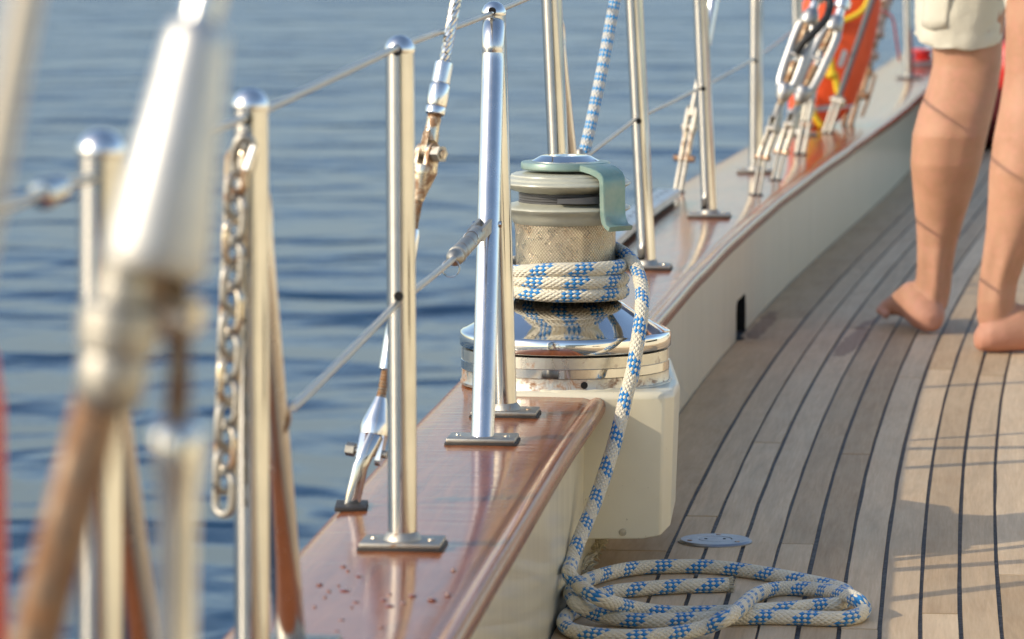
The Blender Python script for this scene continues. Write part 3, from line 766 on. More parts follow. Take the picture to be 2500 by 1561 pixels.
# shroud screw beside the lone stanchion
t1 = empty('rigging_screw', 'wire shroud with closed rigging screw, hex bolt and rust stains behind the lone stanchion', 'rigging screw', 'rigging screws along the rail')
yb = P(862, 1240, RT).y
A = Axis(862, 1240, yb, 1110, 0, yb + .12)
A2 = Axis(905, 1105, yb + .012, 1052, 330, yb + .085)
A3 = Axis(1052, 330, yb + .085, 1113, 0, yb + .115)
strap = MB(); p0, p1, p2 = Q(858, 1238, yb), Q(880, 1140, yb - .002), Q(916, 1062, yb + .005)
for i, (a, b) in enumerate(((p0, p1), (p1, p2))): pass
strap.tube([p0 - V((0, 0, .004)), p0, p1, p2, p2 + (p2 - p1) * .05], [.0074, .0074, .0070, .0066, .004], 16, up=(1, 0, 0), flat=.4)
strap.build('toggle_strap', M['steel'], t1)
MB().box((0, 0, .001), (.03, .05, .004), Matrix.Translation(p0), .001).build('chainplate_foot', M['sealant'], t1)
A2.cheeks('lower_jaw', t1, M['bright'], 1120, 1040, 24, 15, 13, (1, -.25, 0))
A2.turn('lower_jaw_cone', t1, M['bright'], [(1062, 36), (1046, 37), (1030, 34), (985, 18), (972, 14)])
A2.pin('clevis_bolt', t1, M['cast'], 1105, 10, -52, 42, (1, -.25, 0))
A2.pin('bolt_head', t1, M['cast'], 1105, 17, -62, -40, (1, -.25, 0), 6)
A2.thread('lower_thread', t1, 985, 905, 12.5, 8)
A2.turn('barrel', t1, M['bright'], [(908, 15), (904, 19), (830, 21), (640, 21), (575, 19), (562, 15)])
A2.thread('upper_thread', t1, 570, 482, 12, 7)
A2.turn('upper_jaw_cone', t1, M['rusty'], [(492, 13), (470, 18), (432, 30), (420, 33), (408, 32)])
A2.cheeks('upper_jaw', t1, M['rusty'], 415, 368, 17, 20, 13, SIDE)
U = A2.at(376)
A2.pin('upper_bolt', t1, M['cast'], 376, 10, -34, 40, SIDE); A2.pin('bolt_nut', t1, M['cast'], 376, 21, 26, 50, SIDE, 6); A2.pin('bolt_end', t1, M['rusty'], 376, 11, 48, 54, SIDE)
A2.cheeks('eye', t1, M['rusty'], 372, 330, 0, 19, 20, SIDE)
A3.turn('eye_neck', t1, M['rusty'], [(345, 19), (325, 18), (300, 17), (288, 18)])
A3.thread('terminal_thread', t1, 294, 272, 18, 5)
A3.turn('terminal', t1, M['bright'], [(281, 20), (278, 24), (264, 25), (261, 23.2), (258, 25), (212, 25), (208, 22.6), (204, 21), (203, 22.5), (160, 22.5), (154, 21.5), (152, 12)], 28)
twist = MB(); a0, a1 = A3.at(156), A3.at(-420); n = 90
for st in range(6):
    pts = []
    for i in range(n + 1):
        t = i / n; p = lerp(a0, a1, t); Mx = axisM((0, 0, 0), A3.d); an = 2 * PI * st / 6 + t * 2 * PI * 5.5
        pts.append(p + (Mx @ V((math.cos(an) * .0027, math.sin(an) * .0027, 0))))
    twist.tube(pts, .0027, 8)
twist.build('wire', M['steel'], t1)

# rigging screw behind the stanchion at the end of the track
t2 = empty('rigging_screw', 'slim rigging screw with toggle at the end of the metal track', 'rigging screw', 'rigging screws along the rail')
yb = P(1655, 470, RT).y
B = Axis(1655, 472, yb, 1752, -60, yb + .12)
B.cheeks('toggle_strap', t2, M['cast'], 470, 395, 7, 8, 5, (.9, -.4, 0))
B.cheeks('toggle', t2, M['rusty'], 392, 310, 8, 9, 5, (.9, -.4, 0))
B.cheeks('jaw', t2, M['cast'], 322, 270, 10, 11, 6, (.9, -.4, 0))
B.pin('clevis_pin', t2, M['brown'], 388, 8, -26, 26, (.9, -.4, 0)); B.pin('clevis_pin', t2, M['cast'], 312, 8, -20, 18, (.9, -.4, 0))
B.turn('jaw_neck', t2, M['cast'], [(285, 10), (262, 9), (240, 8), (158, 8)])
B.turn('barrel', t2, M['bright'], [(165, 9), (150, 12), (120, 14.5), (0, 15), (-60, 15)])
B.pin('locking_hole', t2, M['hole'], 97, 6, 10, 15.4, (-.15, -1, 0))
MB().box((0, 0, .001), (.026, .05, .004), Matrix.Translation(B.at(472)), .001).build('chainplate_foot', M['sealant'], t2)

def open_screw(name_label, base, pin1, pin2, jb, body0, body1, topv, y, extra=None, mat='cast'):
    """toggle, fork and open frame body with two slots; all (u, v) in photograph pixels at distance y"""
    t = empty('rigging_screw', name_label, 'rigging screw', 'rigging screws along the rail')
    m = M[mat]
    S = Axis(base[0], base[1], y, pin1[0], pin1[1], y + .02)
    S.cheeks('toggle_strap', t, m, base[1], pin1[1] - 6, 7, 7, 4, (.9, -.3, 0))
    MB().box((0, 0, .001), (.024, .05, .004), Matrix.Translation(Q(base[0], base[1], y)), .001).build('chainplate_foot', M['sealant'], t)
    S2 = Axis(pin1[0], pin1[1], y + .02, pin2[0], pin2[1], y + .035)
    S2.cheeks('toggle', t, m, pin1[1], pin2[1], 11, 7, 4, (.8, -.6, 0))
    S2.pin('clevis_pin', t, M['brown'], pin1[1], 7, -20, 20, (.8, -.6, 0)); S2.pin('clevis_pin', t, m, pin2[1], 11, -16, 20, (.6, -.8, 0))
    S3 = Axis(pin2[0], pin2[1], y + .035, jb[0], jb[1], y + .05)
    S3.cheeks('jaw', t, m, pin2[1], lerp(pin2[1], jb[1], .55), 11, 9, 5, (.6, -.8, 0))
    S3.turn('jaw_neck', t, m, [(lerp(pin2[1], jb[1], .45), 15), (lerp(pin2[1], jb[1], .6), 12), (jb[1], 11), (jb[1] - 6, 10)])
    S4 = Axis(body0[0], body0[1], y + .05, body1[0], body1[1], y + .09)
    L = (S4.b - S4.a).length; k = S4.k
    Mx = axisM(S4.a, S4.d, (1, -.35, 0)); w, th = 21 / k, 15 / k; r_ = 6.0 / k
    fb = MB(); e = .17 * L
    for q in (-1, 1):
        fb.tube([Mx @ V((q * x, 0, z)) for x, z in ((.009, e * .55), (w * .62, e * .8), (w * .92, e * 1.25), (w, e * 2), (w, L * .5), (w, L - e * 2), (w * .92, L - e * 1.25), (w * .62, L - e * .8), (.009, L - e * .55))], [r_ * .9, r_, r_, r_, r_, r_, r_, r_, r_ * .9], 10, up=S4.d.cross(V((1, 0, 0))), flat=1.7)
    fb.tube([Mx @ V((-w, 0, L * .5)), Mx @ V((w, 0, L * .5))], r_ * .9, 10)
    for z0, z1 in ((0, e), (L, L - e)):
        fb.lathe([(0, z0), (13 / k, z0), (17 / k, lerp(z0, z1, .2)), (24 / k, lerp(z0, z1, .75)), (19 / k, z1), (0, lerp(z0, z1, 1.02))], Mx, 20)
    fb.build('frame_body', M['frame'], t, 50)
    MB().tube([Mx @ V((0, 0, z)) for z in (-.01, L * .42)], 9 / k, 12).build('lower_stud', M['thread'], t)
    MB().tube([Mx @ V((0, 0, z)) for z in (L * .6, L + .01)], 9 / k, 12).build('upper_stud', M['thread'], t)
    S5 = Axis(body1[0], body1[1], y + .09, topv[0], topv[1], y + .14)
    S5.turn('stay_terminal', t, M['bright'], [(body1[1] + 4, 11), (body1[1] - 18, 11), (body1[1] - 20, 19), (body1[1] - 36, 20), (body1[1] - 40, 14), (body1[1] - 90, 14), (body1[1] - 95, 9), (topv[1], 9)])
    if extra: extra(t, S4, Mx, L, k)
    return t
def black_line(t, S4, Mx, L, k):
    pts = [Mx @ V((a / k, b / k, c)) for a, b, c in ((2, -14, L * .5), (14, -26, L * .62), (34, -22, L * .78), (44, -10, L * .95), (34, 0, L * 1.12), (8, -12, L * 1.16), (-16, -10, L * 1.12), (-12, 10, L * 1.18))]
    MB().tube(catmull(pts, 6), 10 / k, 12).build('black_lashing', M['black'], t)
yC = P(1846, 477, RT).y
open_screw('open frame rigging screw with black rope end threaded through its upper slot', (1846, 478), (1862, 385), (1887, 315), (1902, 262), (1908, 245), (1985, 22), (2050, -160), yC, black_line)
yC2 = P(1892, 440, RT).y
open_screw('open frame rigging screw with wire terminal in front of the orange float', (1892, 441), (1908, 372), (1930, 305), (1948, 262), (1950, 250), (2048, 40), (2110, -150), yC2)
t7 = empty('rigging_screw', 'short toggle pair on a dark foot half hidden behind the two open frame screws', 'rigging screw', 'rigging screws along the rail')
yC3 = P(1952, 378, RT).y
T7 = Axis(1953, 378, yC3, 1985, 215, yC3 + .05)
T7.cheeks('toggle_strap', t7, M['cast'], 376, 300, 9, 7, 5, (.9, -.4, 0)); T7.pin('clevis_pin', t7, M['brown'], 305, 7, -18, 18, (.9, -.4, 0))
T7.cheeks('jaw', t7, M['cast'], 296, 245, 7, 8, 5, (.7, -.7, 0)); T7.turn('barrel', t7, M['cast'], [(250, 12), (225, 11), (190, 10), (120, 10)])
MB().box((0, 0, .001), (.026, .05, .004), Matrix.Translation(T7.at(377)), .001).build('chainplate_foot', M['sealant'], t7)

# brown tarnished screws with lashing tape
t3 = empty('rigging_screw', 'brown tarnished rigging screw wrapped in pale lashing tape and red cord', 'rigging screw', 'rigging screws along the rail')
yE = P(2072, 305, RT).y
E = Axis(2068, 306, yE, 2178, -60, yE + .12)
E.cheeks('toggle_strap', t3, M['brown'], 304, 215, 9, 9, 6, (.9, -.4, 0)); E.pin('clevis_pin', t3, M['brown'], 232, 9, -18, 30, (.9, -.4, 0))
E.cheeks('jaw', t3, M['brown'], 222, 165, 14, 9, 7, (.9, -.4, 0)); E.pin('clevis_pin', t3, M['brown'], 176, 9, -24, 24, (.9, -.4, 0))
E.turn('barrel', t3, M['brown'], [(168, 12), (150, 15), (60, 17), (-60, 17)])
lt = MB()
for i in range(13):
    v = lerp(150, -50, i / 12); c = E.at(v); r_ = (19 + 4 * math.sin(i * 2.1)) / E.k
    lt.lathe([(r_ * .75, -.010), (r_ * 1.0, -.006), (r_ * 1.06, .002), (r_ * .96, .008), (r_ * .75, .010)], axisM(c + V((.004 * math.sin(i * 1.7), 0, 0)), E.d + V((.25 * math.sin(i * 2.7), 0, .1))), 16)
lt.build('lashing_tape', M['lashing'], t3)
MB().tube([E.at(285) + V((.028, -.01, 0)), E.at(255) + V((.032, -.012, .004)), E.at(195) + V((.034, -.01, .01))], .004, 8).build('cotter_bar', M['brown'], t3)
MB().tube(catmull([Q(2120, 22, yE), Q(2140, 28, yE - .03), Q(2163, 30, yE - .03), Q(2180, 48, yE), Q(2188, 95, yE), Q(2196, 150, yE)], 6), .0028, 8).build('red_cord', M['redcord'], t3)
t4 = empty('rigging_screw', 'slim steel stay leaning beside the orange float with its foot on the rail', 'rigging screw', 'rigging screws along the rail')
yG = P(2018, 326, RT).y
G = Axis(2018, 327, yG, 2150, -60, yG + .1)
G.cheeks('toggle_strap', t4, M['cast'], 325, 240, 7, 8, 5, (.9, -.4, 0)); G.pin('clevis_pin', t4, M['cast'], 246, 8, -18, 18, (.9, -.4, 0))
G.turn('barrel', t4, M['dgrey'], [(240, 6), (215, 7), (120, 7), (-60, 7)])
MB().box((0, 0, .001), (.026, .05, .004), Matrix.Translation(G.at(326)), .001).build('chainplate_foot', M['sealant'], t4)

# ------------------------------------------------------------------ chain
ch = empty('chain', 'short rusty steel chain hanging from a shackle on a stanchion', 'chain')
yc = 2.9 - .030
pa, pb = Q(578, 420, yc), Q(547, 1205, yc - .004); nl = 15
pl = (pb - pa).length / (nl - 1)
for i in range(nl):
    c = lerp(pa, pb, i / (nl - 1)) + V((0, 0, 0)); ax = (pa - pb).normalized()
    an = R(48) if i % 2 else R(-42)
    Mx = axisM(c, ax) @ Matrix.Rotation(an, 4, 'Z'); hl = pl * .5 - .0006; hw = .0084; wr = .0029
    pts = [(hw * math.cos(a), hl + hw * .9 * math.sin(a)) for a in [PI * q / 8 for q in range(9)]] + [(hw * math.cos(a), -hl + hw * .9 * math.sin(a)) for a in [PI + PI * q / 8 for q in range(9)]]
    pts.append(pts[0])
    MB().tube([Mx @ V((x, 0, z)) for x, z in pts], wr, 10, False, up=Mx.to_3x3() @ V((0, 1, 0))).build('link', M['cast'] if i % 3 else M['rusty'], ch)
shk = MB(); c = Q(592, 372, yc)
shk.tube(catmull([Q(572, 425, yc), Q(570, 390, yc), Q(580, 350, yc - .004), Q(595, 335, yc - .005), Q(612, 345, yc - .004), Q(618, 375, yc), Q(606, 425, yc)], 5), .0036, 12)
shk.tube([Q(564, 418, yc), Q(612, 424, yc)], .0030, 10)
shk.build('shackle', M['cast'], ch)
MB().tube([Q(622, 358, yc - .008), Q(603, 415, yc - .010)], .0032, 12).build('shackle_tongue', M['bright'], ch)
MB().tube([Q(598, 340, yc), Q(606, 322, 2.9 - .012), Q(610, 318, 2.9)], .003, 10).build('shackle_eye', M['cast'], ch)

# ------------------------------------------------------------------ big blurred rigging screw close to the camera
KN = F / 1.42
t5 = empty('rigging_screw', 'big blurred rigging screw and twin lower legs close to the camera', 'rigging screw', 'rigging screws along the rail')
yN = 1.42
N1 = Axis(372, 660, yN, 488, 55, yN + .01)
N1.turn('cone_body', t5, M['dull'], [(668, 96), (662, 128), (640, 136), (622, 136), (616, 128), (585, 130), (300, 98), (110, 80), (70, 75), (52, 56), (46, 30)], 48, 50)
WV = Axis(486, 60, yN + .01, 560, -260, yN + .02); WV.turn('stay_wire', t5, M['steel'], [(60, 46), (-260, 46)], 20)
N2 = Axis(330, 1000, yN - .01, 372, 650, yN)
N4 = Axis(262, 1010, yN, 312, 640, yN)
N4.turn('fork', t5, M['cast'], [(1012, 40), (1000, 62), (960, 82), (900, 88), (868, 80), (855, 96), (790, 104), (752, 98), (735, 70), (640, 64)], 28, 40)
N5 = Axis(438, 900, yN + .01, 430, 640, yN + .005)
N5.thread('stud', t5, 830, 640, 40, 16)
N5.turn('lock_nut', t5, M['rusty'], [(812, 48), (806, 62), (730, 64), (722, 50)], 6, 20)
MB().tube([Q(355, 655, yN + .01), Q(362, 760, yN + .01)], 70 / KN, 20).build('core', M['brown'], t5)
MB().tube([Q(300, 770, yN), Q(470, 790, yN)], 38 / KN, 18).build('cross_pin', M['rusty'], t5)
e0, e1_ = Q(240, 985, yN), Q(-340, 3100, yN)
e1_ = lerp(Q(244, 960, yN), Q(85, 1561, yN), 3.55); e1_.z = max(e1_.z, RT)
MB().tube([Q(262, 900, yN), Q(244, 975, yN), lerp(Q(244, 975, yN), e1_, .5), e1_], 62 / KN, 20, up=(1, 0, 0), flat=.55).build('chainplate_strap', M['brown'], t5)  # brown colour imitates the mahogany rail mirrored in the strap
N3 = Axis(428, 1561, yN + .02, 436, 800, yN + .02)
N3.thread('leg_thread', t5, 1035, 800, 34, 12)
N3.turn('leg_barrel', t5, M['steel'], [(3060, 46), (1300, 50), (1180, 54), (1130, 66), (1060, 68), (1030, 56), (1022, 40)], 36, 50)
t6 = MB().tube([Q(95, -200, 1.15), Q(35, 120, 1.15), Q(-30, 480, 1.15), Q(-190, 1300, 1.15), Q(-420, 2600, 1.15)], .0044, 16).build('stay', M['wire'])
tag(t6, 'very blurred grey stay crossing the top corner beside the big rigging screw', 'stay')
# red fender hung outboard at the very edge
fd = empty('fender', 'blurred red fender at the picture edge outside the rail', 'fender')
fc = Q(-95, 1300, 1.9); 
MB().lathe([(0, -.20), (.012, -.195), (.020, -.17), (.0215, -.1), (.0215, .06), (.018, .085), (.008, .1), (0, .104)], Matrix.Translation(fc), 28).build('body', M['red'], fd)
MB().tube([fc + V((0, 0, .1)), fc + V((.01, .02, .3)), fc + V((.03, .1, .36))], .003, 8).build('lanyard', M['wire'], fd)

# ------------------------------------------------------------------ orange rescue float with yellow cord
of = empty('rescue_float', 'orange rescue float with yellow cord lashed among the stays', 'rescue float')
yF = P(1990, 318, RT).y + .10
kf = F / yF
fl = MB(); rows = []
cen = [(1972, 312, 22), (1980, 306, 52), (1990, 290, 66), (2005, 255, 80), (2018, 200, 88), (2032, 140, 94), (2044, 75, 96), (2056, 10, 96), (2062, -60, 80), (2078, -130, 70), (2086, -160, 40)]
for (u, v, w) in cen:
    c = Q(u, v, yF); row = []
    for k in range(24):
        a = 2 * PI * k / 24; ca_, sa_ = math.cos(a), math.sin(a)
        g = 1 - .10 * math.exp(-((ca_ - .25) / .10) ** 2) * (1 if sa_ < 0 else 0) - .08 * math.exp(-((ca_ + .45) / .10) ** 2) * (1 if sa_ < 0 else 0)
        row.append(c + V((ca_ * abs(ca_) ** -.15 * w / kf, sa_ * .05 * g, 0)) if abs(ca_) > 1e-3 else c + V((0, sa_ * .05 * g, 0)))
    rows.append(row)
fl.grid(rows, True, True, True); fl.build('foam_body', M['orange'], of, 60)
st_ = MB()
for v0 in (62, 262):
    i = 0
    c = Q(2046 if v0 == 62 else 2004, v0, yF); w = (97 if v0 == 62 else 80) / kf
    st_ = MB().grid([[c + V((math.cos(2 * PI * k / 32) * w * 1.02, math.sin(2 * PI * k / 32) * .052, z + .12 * math.cos(2 * PI * k / 32) * w)) for k in range(32)] for z in (-.006, .006)], True)
    st_.build('strap' if v0 == 62 else 'reflector_band', M['orange'] if v0 == 62 else M['reflector'], of)
MB().prism(stadium(.03, .013), -.001, .001, axisM(Q(2052, 158, yF - .05), (.1, -1, 0), (1, 0, .0)) @ Matrix.Rotation(R(-18), 4, 'Z')).build('reflector_patch', M['reflector'], of)
def ycord(pts, dy=-.06, r=.0062): return MB().tube(catmull([Q(u, v, yF + dy) for u, v in pts], 7), r, 10).build('yellow_cord', M['yellow'], of)
ycord([(2128, -60), (2118, 0), (2105, 25), (2080, 42), (2052, 52), (2020, 50), (1992, 62), (1976, 85), (1968, 130), (1972, 170)])
ycord([(2022, 120), (2028, 150), (2032, 178), (2040, 195), (2046, 225), (2058, 258)], -.075, .008)
ycord([(1972, 225), (1980, 262), (1992, 290), (2006, 308)], -.065, .0075)
kn = Q(2031, 183, yF - .078)
MB().ball(kn, .013, 14, (1.15, .8, .8)).build('knot', M['yellow'], of)

# small block on the rail far off
bk = empty('deck_block', 'small red and steel block on the rail behind the standing person', 'deck block')
bp = P(2252, 160, RT)
MB().box((0, 0, .006), (.09, .06, .008), Matrix.Translation(bp), .003).build('base', M['steel'], bk)
MB().lathe([(0, .012), (.03, .012), (.036, .02), (.022, .03), (.036, .042), (.03, .052), (0, .053)], Matrix.Translation(bp), 24).build('sheave', M['red'], bk)
for q in (-1, 1): MB().prism(stadium(.036, .035), -.003, .003, axisM(bp + V((q * .034, 0, .022)), (q, -.3, .45), (0, 1, 0)) @ Matrix.Rotation(R(0), 4, 'Z')).build('cheek', M['steel'], bk)
# red sail bag on the far deck
rb = empty('sail_bag', 'red sail bag lying on deck seen between the legs', 'sail bag')
rc = P(2480, 372, 0); rows = []
for i, (y, r_) in enumerate(((-.02, .03), (0, .11), (.05, .16), (.2, .19), (.45, .18), (.7, .17), (.85, .12), (.9, .03))):
    rows.append([rc + V((math.cos(a) * r_ * (1 + .06 * math.sin(3 * a + i)), y, max(.004, .17 + math.sin(a) * r_ * (1 + .05 * math.cos(4 * a - i))))) for a in [2 * PI * k / 28 for k in range(28)]])
MB().grid(rows, True, True, True).build('bag', M['maroon'], rb, 60)  # maroon puts the bag's shadow side into the cloth colour
MB().lathe([(0, -.03), (.05, -.028), (.075, 0), (.08, .05), (.06, .1), (.02, .12), (0, .122)], Matrix.Translation(P(2462, 372, 0) + V((0.01, -.12, .215))), 24).build('red_end', M['red'], rb)

# ------------------------------------------------------------------ coachroof to starboard (lights and mirrors in the steelwork)
def CH(y): return .62 - .38 * min(1, max(0, (y - 4.4) / 1.2))  # height drops forward so less light bounces onto the legs
cr = empty('coachroof', 'cream cabin side along the inboard edge of the side deck', 'cabin')
CY = [y for y in YS if y < 9.5][::3]
def CX(y): return 1.10 + .018 * (y - 4) if y < 4 else 1.10 + .15 * (y - 4)
MB().grid([[V((CX(y), y, -.004)), V((CX(y) + .03, y, CH(y))), V((CX(y) + .06, y, CH(y) + .03)), V((CX(y) + .6, y, CH(y) + .1)), V((CX(y) + 1.6, y, CH(y) + .14))] for y in CY], False).build('side', M['gel'], cr, 40)
dh = MB().box((1.32, -2.7, .78), (2.66, 2.4, 1.58), None, .05, 3); dh.build('unseen_reflection_box', M['gel'], cr, 40)  # unseen box behind the camera, added for grey reflections in the steel
MB().box((1.3, -1.497, 1.15), (1.9, .012, .34), None, .005).build('window', M['glass'], cr)  # dark pane on the added box
for y in (-1.2, .8, 2.8, 4.8, 6.8):
    a, b = V((CX(y) + .006, y, .2)), V((CX(y + .5) + .006, y + .5, .2))
    MB().grid([[lerp(a, b, t) + V((-.004, 0, .05)), lerp(a, b, t) + V((.003, 0, .15))] for t in (0, .5, 1)]).build('window', M['glass'], cr)

# ------------------------------------------------------------------ the person
pe = empty('person', 'barefoot person in stone coloured shorts standing on the teak deck', 'person')
yl = P(2268, 818, 0).y; yr_ = P(2430, 862, 0).y
body = MB()
def leg(rows_, y, dyf):
    kk = F / y; R_ = []
    for (u, v, w, dpt, off) in rows_:
        c = Q(u, v, y + off); a = w / 2 / kk; 
        ten = math.exp(-((v - 665) / 75) ** 2); cf = math.exp(-((v - 360) / 90) ** 2); kn_ = math.exp(-((v - 190) / 55) ** 2)
        def rad(t):
            d = (t + PI / 2 + PI) % (2 * PI) - PI
            g = lambda x, w_: math.exp(-((d - x) / w_) ** 2)
            return 1 + ten * (.16 * g(0, .28) - .13 * g(.62, .3) - .13 * g(-.62, .3)) + cf * (-.03 * g(.08, .2) + .03 * g(.55, .4) + .02 * g(-.5, .4)) + kn_ * (-.05 * g(0, .5) + .03 * g(.8, .25) + .03 * g(-.8, .25))
        R_.append([c + V((a * rad(t) * math.cos(t), a * dpt * rad(t) * math.sin(t), 0)) for t in [2 * PI * q / 48 for q in range(48)]])
    body.grid(R_, True, True, True)
LL = [(2392, -330, 205, 1.1, .05), (2378, -150, 196, 1.08, .05), (2368, -20, 186, 1.05, .05), (2363, 90, 172, 1.05, .05), (2361, 160, 168, 1.02, .045), (2350, 215, 174, 1.02, .035), (2334, 270, 181, 1.05, .025), (2319, 330, 183, 1.08, .02), (2309, 400, 172, 1.08, .025), (2302, 470, 146, 1.06, .035), (2294, 540, 116, 1.08, .045), (2287, 600, 97, 1.12, .05), (2282, 655, 88, 1.15, .05), (2278, 705, 88, 1.25, .05), (2272, 745, 84, 1.2, .045), (2268, 775, 60, .9, .042)]
RL = [(2560, -330, 210, 1.1, .04), (2556, -150, 198, 1.08, .04), (2549, -20, 188, 1.05, .04), (2543, 90, 176, 1.05, .03), (2540, 180, 174, 1.02, .03), (2532, 260, 182, 1.03, .02), (2520, 340, 190, 1.05, .015), (2509, 420, 188, 1.06, .01), (2494, 495, 164, 1.05, .01), (2473, 565, 132, 1.05, .01), (2452, 630, 108, 1.05, .01), (2437, 690, 95, 1.05, .01), (2432, 735, 93, 1.05, .01), (2432, 780, 94, .9, .01), (2434, 812, 70, .7, .01)]
leg(LL, yl, 0); leg(RL, yr_, 0)
def foot(heel, fx, lift, side, roll):
    """heel: point on deck under the heel's back, fx: unit toe direction, side: +1 big toe on the right of fx"""
    fx = V(fx).normalized(); lat = V((fx.y, -fx.x, 0)); up = V((0, 0, 1))
    cl, sl = math.cos(lift), math.sin(lift); f2 = fx * cl + up * sl; u2 = up * cl - fx * sl
    cr_, sr = math.cos(roll), math.sin(roll); l2 = lat * cr_ + u2 * sr; u3 = u2 * cr_ - lat * sr
    def W(x, y, z): return heel + f2 * x + l2 * y + u3 * z
    rows = []
    for (x, hw, zc, hh, yo) in ((-.004, .010, .022, .012, 0), (.004, .022, .024, .021, 0), (.018, .030, .029, .028, 0), (.04, .0325, .034, .034, 0), (.07, .0325, .041, .040, .001), (.10, .034, .040, .036, .003), (.13, .038, .034, .029, .005), (.16, .043, .027, .022, .006), (.185, .045, .021, .0175, .006), (.20, .042, .018, .014, .004), (.208, .034, .016, .010, .002)):
        rows.append([W(x, yo * side + hw * math.cos(t), zc + hh * math.sin(t)) for t in [2 * PI * q / 20 for q in range(20)]])
    body.grid(rows, True, True, True)
    for i, (y, l, r) in enumerate(((.031, .050, .0122), (.0100, .050, .0082), (-.0080, .046, .0078), (-.0250, .040, .0074), (-.0405, .033, .0070))):
        x0 = .181 - .0075 * i
        pts = [W(x0 - .012, y * side, .018), W(x0 + l * .35, y * side, .0205), W(x0 + l * .72, y * side, .0215), W(x0 + l - r * .4, y * side, .0195)]
        body.tube(catmull(pts, 3), [r * .9] * 4 + [r * .95] * 2 + [r] * 3 + [r * .55], 12)
    # ankle bones
hl_l = P(2272, 818, 0) + V((0, .0, 0)); foot(hl_l + V((.010, -.002, .003)), (-.24, 1, 0), R(5), 1, R(18))
hl_r = P(2402, 862, 0); foot(hl_r + V((-.012, 0, .0005)), (1, .12, 0), R(0), -1, 0)
hip = lerp(Q(2392, -330, yl + .05), Q(2560, -330, yr_ + .04), .5)
def loft(b, pts, n=24):
    b.grid([[V(c) + V((a * math.cos(t), d * math.sin(t), 0)) for t in [2 * PI * q / n for q in range(n)]] for c, a, d in pts], True, True, True)
hx, hy, hz = hip.x, hip.y, hip.z
tor = [((hx, hy, hz - .02), .155, .105), ((hx, hy, hz + .08), .172, .118), ((hx, hy, hz + .2), .15, .105), ((hx, hy, hz + .35), .165, .11), ((hx, hy, hz + .5), .185, .112), ((hx, hy, hz + .58), .165, .09), ((hx, hy, hz + .62), .075, .065), ((hx, hy + .01, hz + .70), .056, .066)]
loft(body, tor)
hd = V((hx - .01, hy + .03, hz + .80))
body.ball(hd, .1, 20, (.76, .98, 1.18)); body.ball(hd + V((-.004, .098, -.025)), .018, 10, (.8, 1, 1.3))
for q in (-1, 1):
    body.ball(hd + V((q * .077, .0, -.01)), .022, 10, (.4, .8, 1.3))
    a = [V((hx + q * .17, hy, hz + .54)), V((hx + q * .21, hy - .01, hz + .42)), V((hx + q * .235, hy - .015, hz + .26)), V((hx + q * .24, hy + .02, hz + .12)), V((hx + q * .23, hy + .06, hz + .01)), V((hx + q * .225, hy + .075, hz - .05))]
    body.tube(catmull(a, 4), [lerp(.05, .024, i / 20) for i in range(21)], 14)
    for i in range(4):
        s0 = a[-1] + V((0, (i - 1.5) * .019, -.005)); body.tube([s0, s0 + V((0, .004, -.045)), s0 + V((-q * .008, .012, -.085 + .006 * abs(i - 1.3)))], [.0105, .009, .0075], 10)
    s0 = a[-1] + V((0, .03, .015)); body.tube([s0, s0 + V((-q * .006, .024, -.03)), s0 + V((-q * .01, .03, -.055))], [.0115, .0105, .008], 10)
bo = body.build('body', M['skin'], pe)
rm = bo.modifiers.new('r', 'REMESH'); rm.mode = 'VOXEL'; rm.voxel_size = .0032
sm = bo.modifiers.new('s', 'SMOOTH'); sm.factor = .5; sm.iterations = 4
dg = bpy.context.evaluated_depsgraph_get(); dg.update()
nm = bpy.data.meshes.new_from_object(bo.evaluated_get(dg)); bo.modifiers.clear(); bo.data = nm
nm.materials.clear(); nm.materials.append(M['skin']); nm.polygons.foreach_set('use_smooth', [True] * len(nm.polygons))
# shorts
sh = MB()
def shorts_leg(rows_, y, seed):
    kk = F / y; R_ = []; n = 72
    for i, (u, v, w, dp, tilt) in enumerate(rows_):
        c = Q(u, v, y + .05); a = w / 2 / kk; row = []
        for k in range(n):
            t = 2 * PI * k / n
            wr = 1 + .05 * noise.noise(V((math.cos(t) * 3.2, math.sin(t) * 3.2 + i * .35, i * .55 + seed))) + .028 * noise.noise(V((math.cos(t) * 8, math.sin(t) * 8 - i * .8, i * 1.1 + seed)))
            row.append(c + V((a * wr * math.cos(t), a * wr * dp * math.sin(t), tilt * math.sin(t) + .006 * noise.noise(V((math.cos(t) * 2, math.sin(t) * 2, seed + 7))) * (1 if i < 3 else .3))))
        R_.append(row)
    inner = [[p + (V((sum(q.x for q in r) / n, sum(q.y for q in r) / n, p.z)) - p) * .05 for p in r] for r in (R_[2], R_[0])]
    sh.grid([inner[0], inner[1]] + R_, True)
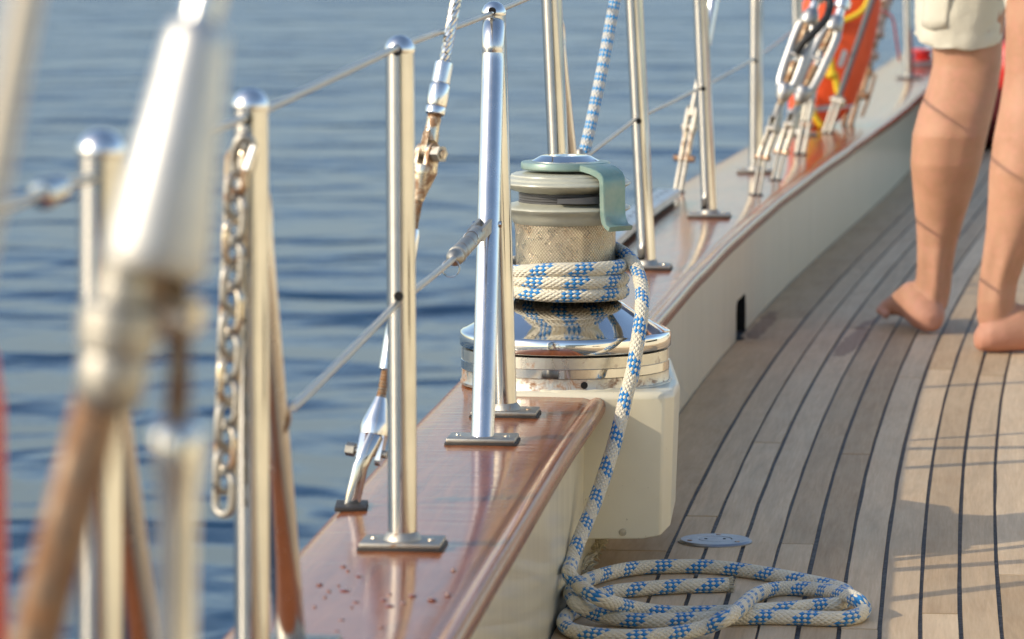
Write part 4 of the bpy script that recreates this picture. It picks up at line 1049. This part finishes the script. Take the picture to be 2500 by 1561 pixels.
shorts_leg([(2340, 86, 212, .98, .024), (2340, 78, 215, .98, .024), (2341, 55, 216, .98, .023), (2342, 50, 214, .98, .022), (2343, 30, 219, 1, .02), (2346, 8, 223, 1, .018), (2350, -25, 226, 1, .015), (2358, -70, 232, 1, .01), (2374, -150, 236, 1.02, .005), (2395, -260, 240, 1.05, 0), (2410, -345, 236, 1.1, 0)], yl, 1.0)
shorts_leg([(2562, 66, 212, .98, .020), (2562, 58, 215, .98, .02), (2562, 36, 216, .98, .02), (2562, 31, 214, .98, .02), (2562, 10, 220, 1, .018), (2561, -30, 226, 1, .015), (2560, -80, 232, 1, .01), (2556, -160, 236, 1.02, .005), (2550, -260, 240, 1.05, 0), (2545, -345, 236, 1.1, 0)], yr_, 5.0)
so_ = sh.build('shorts', M['linen'], pe, 70)
wst = MB(); loft(wst, [((hx, hy, hz - .05), .195, .13), ((hx, hy, hz + .05), .19, .132), ((hx, hy, hz + .16), .172, .12), ((hx, hy, hz + .19), .17, .118)], 40); wst.build('shorts_seat', M['linen'], pe, 60)
sr_ = MB(); loft(sr_, [((hx, hy, hz + .15), .178, .124), ((hx, hy, hz + .2), .172, .122), ((hx, hy, hz + .35), .18, .124), ((hx, hy, hz + .5), .198, .124), ((hx, hy, hz + .59), .175, .1), ((hx, hy, hz + .625), .09, .076)], 32)
for q in (-1, 1): sr_.tube([V((hx + q * .15, hy, hz + .55)), V((hx + q * .205, hy - .01, hz + .44)), V((hx + q * .228, hy - .015, hz + .33))], [.068, .062, .06], 18)
sr_.build('shirt', M['shirt'], pe, 60)
MB().ball(hd + V((0, -.022, .025)), .104, 20, (.82, .95, 1.12)).build('hair', M['hair'], pe)
# patch pocket with its stitched edge on the back of the shorts
pk = MB(); rows = []
kk = F / yl
for i in range(7):
    v = lerp(-70, 40, i / 6); row = []
    for j in range(9):
        a = R(lerp(-150, -112, j / 8)); w = lerp(232, 219, i / 6) / 2 / kk * 1.012
        bot = 8 * (1 - abs(j - 4) / 4) if i == 6 else 0
        c = Q(lerp(2358, 2343, i / 6), v, yl + .05)
        row.append(c + V((w * math.cos(a), w * math.sin(a), -.016 - bot / kk)))
    rows.append(row)
pk.grid(rows); po = pk.build('pocket', M['linen'], pe, 70)
sm_ = po.modifiers.new('t', 'SOLIDIFY'); sm_.thickness = .003
